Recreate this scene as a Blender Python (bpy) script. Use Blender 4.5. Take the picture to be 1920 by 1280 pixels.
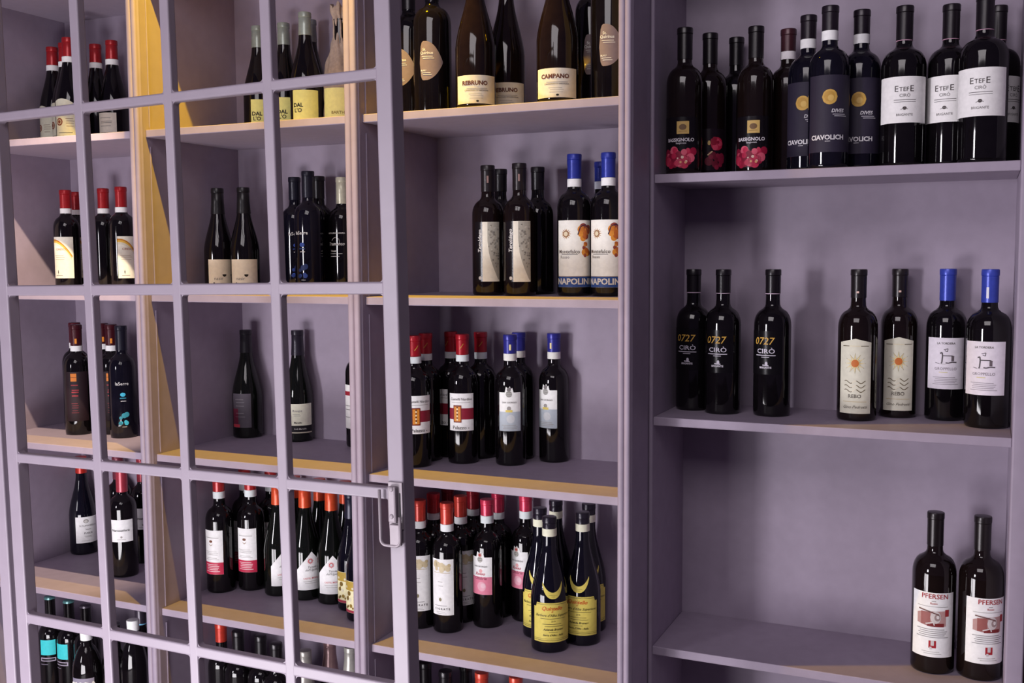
import bpy, bmesh, math, random
from mathutils import Vector, Matrix

for _o in list(bpy.data.objects):
    bpy.data.objects.remove(_o)
scene = bpy.context.scene
COL = scene.collection
EYE = 1.55                       # camera height above the floor, metres

# ------------------------------------------------------------------ camera
_cam = bpy.data.cameras.new('camera')
_cam.sensor_fit = 'HORIZONTAL'
_cam.sensor_width = 36.0
_cam.lens = 36.0 * 1959.06 / 1920.0
_cam.clip_start = 0.05
camera = bpy.data.objects.new('camera', _cam)
COL.objects.link(camera)
_R = Vector((0.91165778, 0.41090734, -0.00593743))
_U = Vector((-0.02772522, 0.07591472, 0.99672878))
_F = Vector((-0.41001391, 0.90851093, -0.08060074))
_m = Matrix((( _R.x, _U.x, -_F.x, 0.0), (_R.y, _U.y, -_F.y, -2.0), (_R.z, _U.z, -_F.z, EYE), (0, 0, 0, 1)))
camera.matrix_world = _m
scene.camera = camera

# ------------------------------------------------------------------ world and lights
world = bpy.data.worlds.new('room_glow')
scene.world = world
world.use_nodes = True
_bg = world.node_tree.nodes['Background']
_bg.inputs['Color'].default_value = (0.74, 0.54, 1.0, 1)
_bg.inputs['Strength'].default_value = 0.07


def area_light(name, loc, target, sx, sy, watts, rgb):
    d = bpy.data.lights.new(name, 'AREA')
    d.shape = 'RECTANGLE'
    d.size, d.size_y = sx, sy
    d.energy = watts
    d.color = rgb
    o = bpy.data.objects.new(name, d)
    COL.objects.link(o)
    o.location = loc
    o.rotation_euler = (Vector(target) - Vector(loc)).to_track_quat('-Z', 'Y').to_euler()
    return o


def spot_light(name, loc, target, watts, rgb, angle, blend, size):
    d = bpy.data.lights.new(name, 'SPOT')
    d.energy = watts
    d.color = rgb
    d.spot_size = math.radians(angle)
    d.spot_blend = blend
    d.shadow_soft_size = size
    o = bpy.data.objects.new(name, d)
    COL.objects.link(o)
    o.location = loc
    o.rotation_euler = (Vector(target) - Vector(loc)).to_track_quat('-Z', 'Y').to_euler()
    return o


# lit shop counter standing low in front of the grille door
area_light('counter_light', (-1.75, -1.75, 0.34), (-1.4, 0.2, 0.9), 1.1, 0.6, 34, (1.0, 0.95, 1.0))
# daylight from the shop door behind and to the left of the camera
_d = area_light('doorway_light', (-2.9, -4.2, 1.5), (-0.35, 0.3, 1.25), 0.5, 0.8, 8.5, (0.98, 0.94, 1.0))
_d.data.spread = math.radians(62)
# soft ceiling panels of the shop, above and behind the camera
area_light('ceiling_panel_light', (-0.5, -2.6, 3.05), (-0.3, 0.0, 0.4), 1.8, 1.2, 30, (1.0, 0.92, 0.96))
# ceiling spot with a yellow bulb and an oval beam, close in front of the middle bay
_s = spot_light('ceiling_spot_yellow', (-1.37, -0.32, 2.99), (-1.40, 0.35, 1.6), 190, (1.0, 0.61, 0.0), 92, 0.8, 0.012)
_s.scale = (1.0, 0.52, 1.0)
# second ceiling spot, warm white, further from the shelves
spot_light('ceiling_spot_warm', (-1.75, -0.52, 2.55), (-2.52, 0.12, 1.1), 130, (1.0, 0.78, 0.52), 38, 0.5, 0.012)

scene.view_settings.view_transform = 'Standard'
scene.view_settings.look = 'None'
scene.view_settings.gamma = 1.0
scene.view_settings.use_curve_mapping = False
scene.view_settings.exposure = 0.12

# ------------------------------------------------------------------ materials
MATS = {}


def lin(c):
    c = c / 255.0
    return c / 12.92 if c <= 0.04045 else ((c + 0.055) / 1.055) ** 2.4


def mat(name, rgb, rough=0.5, metal=0.0, spec=0.5, noise=0.06, scale=60.0, bump=0.0, coat=0.0):
    if name in MATS:
        return MATS[name]
    m = bpy.data.materials.new(name)
    m.use_nodes = True
    nt = m.node_tree
    b = nt.nodes['Principled BSDF']
    col = (lin(rgb[0]), lin(rgb[1]), lin(rgb[2]), 1.0)
    b.inputs['Roughness'].default_value = rough
    b.inputs['Metallic'].default_value = metal
    b.inputs['Specular IOR Level'].default_value = spec
    b.inputs['Coat Weight'].default_value = coat
    tc = nt.nodes.new('ShaderNodeTexCoord')
    nz = nt.nodes.new('ShaderNodeTexNoise')
    nz.inputs['Scale'].default_value = scale
    nz.inputs['Detail'].default_value = 3.0
    nt.links.new(tc.outputs['Object'], nz.inputs['Vector'])
    ramp = nt.nodes.new('ShaderNodeValToRGB')
    ramp.color_ramp.elements[0].position = 0.3
    ramp.color_ramp.elements[1].position = 0.7
    ramp.color_ramp.elements[0].color = (col[0] * (1 - noise), col[1] * (1 - noise), col[2] * (1 - noise), 1)
    ramp.color_ramp.elements[1].color = (min(1, col[0] * (1 + noise)), min(1, col[1] * (1 + noise)), min(1, col[2] * (1 + noise)), 1)
    nt.links.new(nz.outputs['Fac'], ramp.inputs['Fac'])
    nt.links.new(ramp.outputs['Color'], b.inputs['Base Color'])
    if bump:
        bp = nt.nodes.new('ShaderNodeBump')
        bp.inputs['Strength'].default_value = bump
        bp.inputs['Distance'].default_value = 0.002
        nt.links.new(nz.outputs['Fac'], bp.inputs['Height'])
        nt.links.new(bp.outputs['Normal'], b.inputs['Normal'])
    MATS[name] = m
    return m


PAINT = mat('mauve_paint', (157, 144, 162), 0.55, noise=0.04, scale=35, bump=0.08)
DOORPAINT = mat('pale_mauve_enamel', (140, 129, 142), 0.42, noise=0.03, scale=30, bump=0.05)
LATCH = mat('grey_latch_metal', (146, 136, 143), 0.45, metal=0.1, noise=0.06)
DARKHOLE = mat('dark_slot', (30, 26, 30), 0.7)
GLASS = {
    'black': mat('black_bottle_glass', (13, 10, 13), 0.06, spec=0.5, noise=0.15),
    'green': mat('dark_green_glass', (12, 15, 12), 0.06, spec=0.5, noise=0.15),
    'brown': mat('dark_brown_glass', (22, 14, 13), 0.06, spec=0.5, noise=0.15),
    'blue': mat('blue_black_glass', (14, 13, 24), 0.06, spec=0.5, noise=0.15),
}


def paper(rgb):
    rgb = tuple(int(min(243, v * 1.2)) for v in rgb) if max(rgb) > 100 else rgb
    return mat('paper_%d_%d_%d' % tuple(rgb), rgb, 0.6 if max(rgb) > 30 else 0.22, spec=0.3, noise=0.05, scale=120)


def ink(rgb):
    return mat('ink_%d_%d_%d' % tuple(rgb), rgb, 0.5, spec=0.3, noise=0.04, scale=150)


def foil(rgb):
    return mat('foil_%d_%d_%d' % tuple(rgb), rgb, 0.3, metal=0.25, spec=0.6, noise=0.10, scale=90, bump=0.06)


# ------------------------------------------------------------------ object helpers
def link(name, me, material, parent=None, loc=(0, 0, 0)):
    o = bpy.data.objects.new(name, me)
    COL.objects.link(o)
    if material is not None and not me.materials:
        me.materials.append(material)
    o.location = loc
    if parent is not None:
        o.parent = parent
    return o


def empty(name, loc=(0, 0, 0), rz=0.0):
    o = bpy.data.objects.new(name, None)
    o.empty_display_size = 0.05
    COL.objects.link(o)
    o.location = loc
    o.rotation_euler = (0, 0, rz)
    return o


def tag(o, label, cat, group=None, kind=None):
    o['label'] = label
    o['category'] = cat
    if group:
        o['group'] = group
    if kind:
        o['kind'] = kind
    return o


def mesh_from(name, verts, faces, smooth=False):
    me = bpy.data.meshes.new(name)
    me.from_pydata(verts, [], faces)
    me.validate()
    if smooth:
        me.polygons.foreach_set('use_smooth', [True] * len(me.polygons))
    me.update()
    return me


def box_mesh(name, x0, x1, y0, y1, z0, z1, bevel=0.0, seg=2):
    bm = bmesh.new()
    bmesh.ops.create_cube(bm, size=1.0)
    for v in bm.verts:
        v.co = Vector(((x0 + x1) / 2 + v.co.x * (x1 - x0), (y0 + y1) / 2 + v.co.y * (y1 - y0), (z0 + z1) / 2 + v.co.z * (z1 - z0)))
    if bevel:
        bmesh.ops.bevel(bm, geom=bm.edges[:], offset=bevel, segments=seg, profile=0.5, affect='EDGES')
    me = bpy.data.meshes.new(name)
    bm.to_mesh(me)
    bm.free()
    return me


def extrude_profile(name, pts, z0, z1, smooth=False):
    """closed xy outline swept from z0 to z1"""
    n = len(pts)
    v = [(p[0], p[1], z0) for p in pts] + [(p[0], p[1], z1) for p in pts]
    f = [(i, (i + 1) % n, n + (i + 1) % n, n + i) for i in range(n)]
    f.append(tuple(reversed(range(n))))
    f.append(tuple(range(n, 2 * n)))
    return mesh_from(name, v, f, smooth)


def smooth_by_angle(me, deg=40):
    me.polygons.foreach_set('use_smooth', [True] * len(me.polygons))
    bm = bmesh.new()
    bm.from_mesh(me)
    lim = math.radians(deg)
    for e in bm.edges:
        if len(e.link_faces) == 2 and e.calc_face_angle(0.0) > lim:
            e.smooth = False
    bm.to_mesh(me)
    bm.free()


# ------------------------------------------------------------------ the room
def structure(name, me, material):
    o = link(name, me, material)
    o['kind'] = 'structure'
    return o


structure('floor', box_mesh('floor', -6, 4, -6.5, 1.2, -0.05, 0.0), mat('grey_floor', (92, 84, 86), 0.5, noise=0.1, scale=4))
structure('wall_back', box_mesh('wall_back', -6, 4, 0.40, 0.52, 0.0, 3.2), mat('dark_red_wall', (62, 34, 36), 0.7, noise=0.12, scale=8))

# ------------------------------------------------------------------ shelving
BACK = 0.377                      # inner face of the back panels
TOP = 2.52
SHZ = {'0': 0.728, '1': 0.320, '2': -0.088, '3': -0.495, '4': -0.897, '5': -1.304}
SDZ = {'0': 0.680, '1': 0.170, '2': -0.3406, '3': -0.841, '4': -1.345}
SH_T = 0.0185
BAYS = {'A': (-2.545, -1.9416), 'B': (-1.909, -1.3116), 'C': (-1.2778, -0.6706)}
POSTS = [(-2.578, -2.545), (-1.9416, -1.909), (-1.3116, -1.2778), (-0.6706, -0.6422)]


def moulding_outline(x0, x1, y_front, y_back):
    w = x1 - x0
    pts = [(x0, y_back)]
    for c, hw in ((x0 + w * 0.26, w * 0.245), (x0 + w * 0.72, w * 0.235)):
        for k in range(7):
            a = math.pi - math.pi * k / 6
            pts.append((c + hw * math.cos(a), y_front + 0.006 - 0.006 * math.sin(a) ** 0.7))
        pts.append((c + hw + 0.0003, y_front + 0.011))
    pts.append((x1, y_front + 0.012))
    pts.append((x1, y_back))
    return pts


unit = empty('shelving_unit', (-1.61, 0.19, 0))
tag(unit, 'mauve painted three-bay wine shelving partly behind the grille door', 'shelving')


def part(name, me, material, parent, label=None):
    o = link(name, me, material, parent)
    o.matrix_parent_inverse = parent.matrix_world.inverted() if False else Matrix.Translation(-parent.location)
    if label:
        o['label'] = label
    return o


for (x0, x1) in POSTS:
    d = part('divider', box_mesh('divider', x0, x1, 0.016, BACK + 0.018, 0.0, TOP), PAINT, unit)
    me = extrude_profile('moulding', moulding_outline(x0, x1, 0.0, 0.0155), 0.0, TOP)
    smooth_by_angle(me, 50)
    o = link('moulding', me, PAINT, d)
for b, (x0, x1) in BAYS.items():
    part('back_panel', box_mesh('back_panel', x0, x1, BACK, BACK + 0.018, 0.0, TOP), PAINT, unit)
    prev = None
    for k in '012345':
        z = EYE + SHZ[k]
        part('shelf', box_mesh('shelf', x0 + 0.0003, x1 - 0.0003, 0.024, BACK - 0.0003, z - SH_T, z, 0.0016), PAINT, unit)
    for k in '12345':
        za, zb = EYE + SHZ[str(int(k) - 1)] - SH_T - 0.022, EYE + SHZ[k]
        part('bead_strip', box_mesh('bead_strip', x0, x0 + 0.0028, 0.036, 0.0405, zb, za, 0.0008, 1), PAINT, unit)
part('plinth', box_mesh('plinth', POSTS[0][0], POSTS[-1][1], 0.03, 0.05, 0.0, EYE + SHZ['5'] - SH_T - 0.16, 0.002), PAINT, unit)
part('top_board', box_mesh('top_board', POSTS[0][0], POSTS[-1][1], -0.01, BACK + 0.018, TOP, TOP + 0.03, 0.003), PAINT, unit)

unit_d = empty('shelving_unit', (-0.29, 0.25, 0))
tag(unit_d, 'recessed mauve wine shelving without a door at the right', 'shelving')
DX0, DX1, DF = -0.633, 0.056, 0.126


def rounded_post(x0, x1, yf, yb, r):
    pts = [(x0, yb), (x0, yf + r)]
    for k in range(1, 6):
        a = math.pi - (math.pi / 2) * k / 5
        pts.append((x0 + r + r * math.cos(a), yf + r - r * math.sin(a)))
    for k in range(0, 6):
        a = math.pi / 2 - (math.pi / 2) * k / 5
        pts.append((x1 - r + r * math.cos(a), yf + r - r * math.sin(a)))
    pts.append((x1, yb))
    return pts


me = extrude_profile('side_panel', rounded_post(-0.6420, DX0, DF, BACK + 0.018, 0.0042), 0.0, TOP)
smooth_by_angle(me, 50)
part('side_panel', me, PAINT, unit_d)
me = extrude_profile('side_panel', rounded_post(DX1, DX1 + 0.032, DF, BACK + 0.018, 0.004), 0.0, TOP)
smooth_by_angle(me, 50)
part('side_panel', me, PAINT, unit_d)
part('back_panel', box_mesh('back_panel', DX0, DX1, BACK, BACK + 0.018, 0.0, TOP), PAINT, unit_d)
for k in '01234':
    z = EYE + SDZ[k]
    part('shelf', box_mesh('shelf', DX0 + 0.0003, DX1 - 0.0003, DF + 0.004, BACK - 0.0003, z - SH_T, z, 0.0016), PAINT, unit_d)
part('top_board', box_mesh('top_board', -0.6415, DX1 + 0.032, DF - 0.005, BACK + 0.018, TOP, TOP + 0.03, 0.003), PAINT, unit_d)

# ------------------------------------------------------------------ the grille door (ajar and hanging slightly out of true)
door = empty('cabinet_door')
E1 = Vector((0.99920065, -0.03750114, 0.01384685))
E2 = Vector((-0.01406836, -0.00564921, 0.99988508))
N_ = Vector((0.0374186, 0.99928062, 0.00617228))
door.matrix_world = Matrix(((E1.x, N_.x, E2.x, -1.6143), (E1.y, N_.y, E2.y, -0.60), (E1.z, N_.z, E2.z, EYE), (0, 0, 0, 1)))
tag(door, 'pale mauve metal grille door with open square panes in front of the shelving', 'door')
DK = 0.7143
DZ0, DZ1 = -1.46 * DK, 0.86 * DK
XL0, XL1 = -0.1265 * DK, -0.084 * DK
XS0, XS1 = 1.0895 * DK, 1.1295 * DK
MULL = [(0.1956 * DK, 0.226 * DK), (0.4919 * DK, 0.5206 * DK), (0.7872 * DK, 0.8169 * DK)]
RAILS = [(a * DK, b * DK) for a, b in ((0.8065, 0.830), (0.3595, 0.3828), (-0.0930, -0.0660), (-0.5385, -0.5125), (-0.9785, -0.9510), (-1.424, -1.397))]
link('stile', box_mesh('stile', XL0, XL1, 0.0, 0.025, DZ0, DZ1, 0.0028, 3), DOORPAINT, door)
link('stile', box_mesh('stile', XS0, XS1, 0.0, 0.032, DZ0, DZ1, 0.0028, 3), DOORPAINT, door)
for (a, b) in MULL:
    link('mullion', box_mesh('mullion', a, b, 0.0002, 0.018, DZ0 + 0.014, DZ1 - 0.014, 0.0032, 3), DOORPAINT, door)
_cols = [XL1] + [v for ab in MULL for v in ab] + [XS0]


def rail_mesh(z0, z1):
    """one horizontal rail with small concave fillets where it meets stiles and mullions"""
    bm = bmesh.new()
    me = box_mesh('rail', XL1 - 0.004, XS0 + 0.004, 0.0004, 0.0178, z0, z1, 0.0032, 3)
    bm.from_mesh(me)
    bpy.data.meshes.remove(me)
    fr = 0.005
    for i in range(0, len(_cols), 2):
        for xc, sx in ((_cols[i], 1), (_cols[i + 1], -1)):
            for zc, sz in ((z0, -1), (z1, 1)):
                pts = [(xc - sx * 0.003, zc - sz * 0.003)]
                pts.append((xc + sx * fr, zc - sz * 0.003))
                for k in range(6):
                    a = math.pi / 2 * k / 5
                    pts.append((xc + sx * (fr - fr * math.sin(a)), zc + sz * (fr - fr * math.cos(a))))
                pts.append((xc - sx * 0.003, zc + sz * fr))
                vf = [bm.verts.new((p[0], 0.0025, p[1])) for p in pts]
                vb = [bm.verts.new((p[0], 0.016, p[1])) for p in pts]
                n = len(pts)
                try:
                    bm.faces.new(vf)
                    bm.faces.new(list(reversed(vb)))
                    for k in range(n):
                        bm.faces.new((vf[k], vb[k], vb[(k + 1) % n], vf[(k + 1) % n]))
                except ValueError:
                    pass
    bmesh.ops.recalc_face_normals(bm, faces=bm.faces[:])
    out = bpy.data.meshes.new('rail')
    bm.to_mesh(out)
    bm.free()
    return out


for (a, b) in RAILS:
    link('rail', rail_mesh(a, b), DOORPAINT, door)

# latch on the right-hand stile
latch = link('latch', box_mesh('latch', 1.092 * DK, 1.128 * DK, -0.003, 0.0005, -0.60 * DK, -0.497 * DK, 0.001), LATCH, door)
latch['label'] = 'grey metal toggle latch with wire loop'


def tube_mesh(name, pts, r, seg=8):
    v, f = [], []
    n = len(pts)
    for i, p in enumerate(pts):
        p = Vector(p)
        t = (Vector(pts[min(i + 1, n - 1)]) - Vector(pts[max(i - 1, 0)])).normalized()
        a = t.orthogonal().normalized() if abs(t.y) > 0.9 else t.cross(Vector((0, 1, 0))).normalized()
        b = t.cross(a).normalized()
        for k in range(seg):
            an = 2 * math.pi * k / seg
            q = p + a * (r * math.cos(an)) + b * (r * math.sin(an))
            v.append(tuple(q))
    for i in range(n - 1):
        for k in range(seg):
            f.append((i * seg + k, i * seg + (k + 1) % seg, (i + 1) * seg + (k + 1) % seg, (i + 1) * seg + k))
    f.append(tuple(reversed(range(seg))))
    f.append(tuple(range((n - 1) * seg, n * seg)))
    return mesh_from(name, v, f, True)


def round_bail(x0, x1, zt, zb, r, y):
    pts = [(x0, y, zt), (x0, y, zb + r)]
    for k in range(1, 6):
        a = math.pi + math.pi / 2 * k / 5
        pts.append((x0 + r + r * math.cos(a), y, zb + r + r * math.sin(a)))
    for k in range(0, 6):
        a = 1.5 * math.pi + math.pi / 2 * k / 5
        pts.append((x1 - r + r * math.cos(a), y, zb + r + r * math.sin(a)))
    pts += [(x1, y, zb + r + 0.002), (x1, y, zt - 0.04)]
    return pts


link('lever', box_mesh('lever', 1.096 * DK, 1.117 * DK, -0.0105, -0.0029, -0.585 * DK, -0.505 * DK, 0.003), LATCH, latch)
link('tongue', box_mesh('tongue', 1.098 * DK, 1.126 * DK, -0.0095, -0.0029, -0.634 * DK, -0.588 * DK, 0.0016), LATCH, latch)
link('slot', box_mesh('slot', 1.1195 * DK, 1.1235 * DK, -0.0036, -0.0028, -0.575 * DK, -0.52 * DK, 0.0003, 1), DARKHOLE, latch)
link('wire_loop', tube_mesh('wire_loop', round_bail(1.074 * DK, 1.124 * DK, -0.515 * DK, -0.636 * DK, 0.0093, -0.0078), 0.0025), LATCH, latch)
for zz, xx in ((-0.511 * DK, 1.107 * DK), (-0.570 * DK, 1.106 * DK)):
    bm = bmesh.new()
    bmesh.ops.create_uvsphere(bm, u_segments=12, v_segments=8, radius=0.004)
    for v in bm.verts:
        v.co = Vector((v.co.x + xx, v.co.y * 0.55 - 0.010, v.co.z + zz))
    me = bpy.data.meshes.new('rivet')
    bm.to_mesh(me)
    bm.free()
    link('rivet', me, LATCH, latch)

post = empty('door_post')
post.matrix_world = door.matrix_world.copy()
tag(post, 'narrow pale post beside the hinge edge of the grille door', 'post')
link('shaft', box_mesh('shaft', -0.1845 * DK, -0.1440 * DK, 0.0, 0.025, DZ0, DZ1, 0.0028, 3), DOORPAINT, post)
link('stop_strip', box_mesh('stop_strip', -0.1437 * DK, -0.1275 * DK, 0.016, 0.025, DZ0, DZ1, 0.001, 1), DOORPAINT, post)

# ------------------------------------------------------------------ bottles
SEG = 36


def profile(shape, r, h):
    """outline of a bottle, (radius, height) from the base up to the mouth"""
    rn = 0.0147
    p = [(0.0, 0.0035), (r * 0.55, 0.003), (r * 0.80, 0.0), (r * 0.93, 0.0008), (r * 0.985, 0.0035), (r, 0.008)]
    if shape == 'bordeaux':
        zb, zn = 0.618 * h, 0.738 * h
        p.append((r, zb))
        for k in range(1, 9):
            t = k / 8.0
            a = t * math.pi / 2
            if t <= 0.62:
                rr = r * math.cos(a * 0.86) ** 0.8
                zz = zb + (zn - zb) * (math.sin(a * 1.02))
            else:
                u = (t - 0.62) / 0.38
                a0 = 0.62 * math.pi / 2
                r0 = r * math.cos(a0 * 0.86) ** 0.8
                z0 = zb + (zn - zb) * math.sin(a0 * 1.02)
                rr = r0 + (rn + 0.0006 - r0) * (1 - (1 - u) ** 2)
                zz = z0 + (zn + 0.008 - z0) * u
            p.append((rr, zz))
        p.append((rn, 0.80 * h))
    elif shape == 'burgundy':
        zb, zn = 0.40 * h, 0.80 * h
        p.append((r, zb))
        for k in range(1, 11):
            t = k / 10.0
            s = t * t * (3 - 2 * t)
            s = 0.72 * s + 0.28 * t
            p.append((r + (rn + 0.0015 - r) * s, zb + (zn - zb) * t))
    elif shape == 'flask':          # water bottle, tall round shoulder
        zb, zn = 0.58 * h, 0.86 * h
        p.append((r, zb))
        for k in range(1, 10):
            t = k / 9.0
            p.append((rn + (r - rn) * math.cos(t * math.pi / 2) ** 0.75, zb + (zn - zb) * t))
    p.append((rn, h - 0.0045))
    p.append((rn + 0.001, h - 0.004))
    p.append((rn + 0.001, h - 0.001))
    p.append((rn - 0.002, h))
    p.append((0.0, h))
    return p


def radius_at(prof, z):
    for (r0, z0), (r1, z1) in zip(prof[3:], prof[4:]):
        if z0 <= z <= z1 and z1 > z0:
            return r0 + (r1 - r0) * (z - z0) / (z1 - z0)
    return prof[5][0]


def lathe(name, prof, seg=SEG):
    v, f = [], []
    rings = []
    for (r, z) in prof:
        if r <= 1e-6:
            rings.append([len(v)])
            v.append((0, 0, z))
        else:
            s = len(v)
            for k in range(seg):
                a = 2 * math.pi * k / seg
                v.append((r * math.cos(a), r * math.sin(a), z))
            rings.append(list(range(s, s + seg)))
    for a, b in zip(rings, rings[1:]):
        if len(a) == 1 and len(b) == 1:
            continue
        for k in range(seg):
            k2 = (k + 1) % seg
            if len(a) == 1:
                f.append((a[0], b[k2], b[k]))
            elif len(b) == 1:
                f.append((a[k], a[k2], b[0]))
            else:
                f.append((a[k], a[k2], b[k2], b[k]))
    me = mesh_from(name, v, f, True)
    smooth_by_angle(me, 38)
    return me


GLYPHS = {}


def glyphs(text, bold=0.0, shear=0.0):
    key = (text, bold, shear)
    if key not in GLYPHS:
        cu = bpy.data.curves.new('lettering', 'FONT')
        cu.body = text
        cu.align_x = 'CENTER'
        cu.align_y = 'CENTER'
        cu.resolution_u = 2
        cu.shear = shear
        cu.offset = bold
        ob = bpy.data.objects.new('lettering', cu)
        COL.objects.link(ob)
        bpy.context.view_layer.update()
        me = ob.to_mesh()
        vs = [(v.co.x, v.co.y) for v in me.vertices]
        fs = [tuple(p.vertices) for p in me.polygons]
        ob.to_mesh_clear()
        bpy.data.objects.remove(ob)
        bpy.data.curves.remove(cu)
        GLYPHS[key] = (vs, fs)
    return GLYPHS[key]


class Design:
    """parts of one kind of bottle; label coordinates are s (arc to the right) and z (height), label faces -Y"""

    def __init__(self, shape, r, h, glass='black'):
        self.r, self.h, self.shape = r, h, shape
        self.prof = profile(shape, r, h)
        self.parts = []               # [name, mesh, material, parent index or None, label]
        self.parts.append(['glass', lathe('glass', self.prof), GLASS[glass], None, None])
        self.cur = None
        self.scatter = False
        self.prints = {}

    def wrap(self, s, z, off):
        rr = radius_at(self.prof, z) + off
        a = s / max(self.r, 0.01)
        return (rr * math.sin(a), -rr * math.cos(a), z)

    def cap(self, z0, col, plain=False, lip=True, name='capsule', fin=foil):
        h = self.h
        rb = radius_at(self.prof, z0) + 0.0009
        rt = 0.0147 + 0.0016
        p = [(rb - 0.0006, z0), (rb, z0 + 0.0004)]
        if z0 < h - 0.045:
            p.append((min(rb, rt), h - 0.034))
        if lip:
            p += [(rt - 0.0004, h - 0.013), (rt - 0.0008, h - 0.0125), (rt + 0.0004, h - 0.0115)]
        p += [(rt + 0.0004, h - 0.0015), (rt - 0.0004, h + 0.0006), (rt - 0.002, h + 0.001), (0, h + 0.001)]
        self.parts.append([name, lathe('capsule', p, 28), fin(col), None, None])
        return self

    def crown(self, col):
        h = self.h
        p = [(0.0152, h - 0.006), (0.0162, h - 0.0055), (0.0155, h), (0.0125, h + 0.002), (0, h + 0.0022)]
        self.parts.append(['crown_cap', lathe('crown_cap', p, 28), foil(col), None, None])
        return self

    def band(self, z0, z1, col, name='neck_band'):
        r0, r1 = radius_at(self.prof, z0), radius_at(self.prof, z1)
        r = max(r0, r1, 0.0151) + 0.0008
        p = [(min(r0, r) - 0.0002, z0), (r, z0 + 0.0003), (r, z1 - 0.0003), (min(r1, r) - 0.0006, z1)]
        self.parts.append([name, lathe('neck_band', p, 28), paper(col), None, None])
        return self

    def _strip(self, s0, s1, bot, top, off, n, nz):
        v, f = [], []
        for i in range(n + 1):
            s = s0 + (s1 - s0) * i / n
            b, t = bot(s), top(s)
            for j in range(nz + 1):
                v.append(self.wrap(s, b + (t - b) * j / nz, off))
        for i in range(n):
            for j in range(nz):
                a = i * (nz + 1) + j
                f.append((a, a + nz + 1, a + nz + 2, a + 1))
        return v, f

    def label(self, s0, s1, z0, z1, col, top=None, bot=None, name='label', off=0.0004, label=None):
        self.flush()
        bot = bot or (lambda s: z0)
        top = top or (lambda s: z1)
        nz = 1 if z1 < self.prof[6][1] else 8
        n = max(8, int((s1 - s0) / 0.003))
        v, f = self._strip(s0, s1, bot, top, off, n, nz)
        self.parts.append([name, mesh_from('label', v, f, True), paper(col), None, label])
        self.cur = len(self.parts) - 1
        return self

    def flush(self):
        for (col, lay), (v, f) in self.prints.items():
            self.parts.append(['printing', mesh_from('printing', v, f, True), ink(col), self.cur, '*' if self.scatter else None])
        self.prints = {}

    def _add(self, col, lay, v, f):
        pv, pf = self.prints.setdefault((tuple(col), lay), ([], []))
        n = len(pv)
        pv.extend(v)
        pf.extend([tuple(i + n for i in q) for q in f])

    def area(self, s0, s1, bot, top, col, lay=1, n=None):
        b = bot if callable(bot) else (lambda s, q=bot: q)
        t = top if callable(top) else (lambda s, q=top: q)
        n = n or max(2, int((s1 - s0) / 0.003))
        z1 = max(t(s0), t(s1))
        v, f = self._strip(s0, s1, b, t, 0.0004 + 0.0003 * lay, n, 1 if z1 < self.prof[6][1] else 4)
        self._add(col, lay, v, f)
        return self

    def line(self, s0, s1, z, th, col, lay=1):
        return self.area(s0, s1, z - th / 2, z + th / 2, col, lay)

    def lines(self, s0, s1, zs, th, col, lay=1, seed=1):
        rnd = random.Random(seed)
        for z in zs:
            e = (s1 - s0) * 0.16
            self.line(s0 + rnd.random() * e, s1 - rnd.random() * e, z, th, col, lay)
        return self

    def disc(self, s, z, rad, col, lay=1, sx=1.0):
        g = lambda x: math.sqrt(max(0.0, rad * rad - ((x - s) / sx) ** 2))
        return self.area(s - rad * sx, s + rad * sx, lambda x: z - g(x), lambda x: z + g(x), col, lay, 12)

    def rays(self, s, z, r0, r1, n, col, lay=1, width=0.45):
        v, f = [], []
        for k in range(n):
            a = 2 * math.pi * k / n
            w = width * math.pi / n
            q = [(s + r0 * math.cos(a - w), z + r0 * math.sin(a - w)), (s + r0 * math.cos(a + w), z + r0 * math.sin(a + w)), (s + r1 * math.cos(a), z + r1 * math.sin(a))]
            b = len(v)
            v += [self.wrap(x, y, 0.0004 + 0.0003 * lay) for x, y in q]
            f.append((b, b + 1, b + 2))
        self._add(col, lay, v, f)
        return self

    def stroke(self, pts, th, col, lay=1):
        v, f = [], []
        fine = [pts[0]]
        for (a, b) in zip(pts, pts[1:]):
            n = max(1, int(math.hypot(b[0] - a[0], b[1] - a[1]) / 0.003))
            fine += [(a[0] + (b[0] - a[0]) * k / n, a[1] + (b[1] - a[1]) * k / n) for k in range(1, n + 1)]
        for (a, b) in zip(fine, fine[1:]):
            dx, dz = b[0] - a[0], b[1] - a[1]
            L = math.hypot(dx, dz) or 1.0
            nx, nz = -dz / L * th / 2, dx / L * th / 2
            k = len(v)
            v += [self.wrap(x, y, 0.0004 + 0.0003 * lay) for x, y in ((a[0] - nx, a[1] - nz), (b[0] - nx, b[1] - nz), (b[0] + nx, b[1] + nz), (a[0] + nx, a[1] + nz))]
            f.append((k, k + 1, k + 2, k + 3))
        self._add(col, lay, v, f)
        return self

    def text(self, t, s, z, size, col, lay=2, bold=0.0, shear=0.0, vertical=False, wide=1.0):
        vs, fs = glyphs(t, bold, shear)
        if vertical:
            v = [self.wrap(s - y * size, z + x * size, 0.0004 + 0.0003 * lay) for x, y in vs]
        else:
            v = [self.wrap(s + x * size * wide, z + y * size, 0.0004 + 0.0003 * lay) for x, y in vs]
        self._add(col, lay, v, fs)
        return self

    def blobs(self, s0, s1, z0, z1, n, rad, cols, seed=1, lay=1):
        rnd = random.Random(seed)
        for k in range(n):
            self.disc(s0 + rnd.random() * (s1 - s0), z0 + rnd.random() * (z1 - z0), rad * (0.5 + rnd.random() * 0.7), cols[k % len(cols)], lay + k % 2)
        return self

    def done(self):
        self.flush()
        return self


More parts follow.
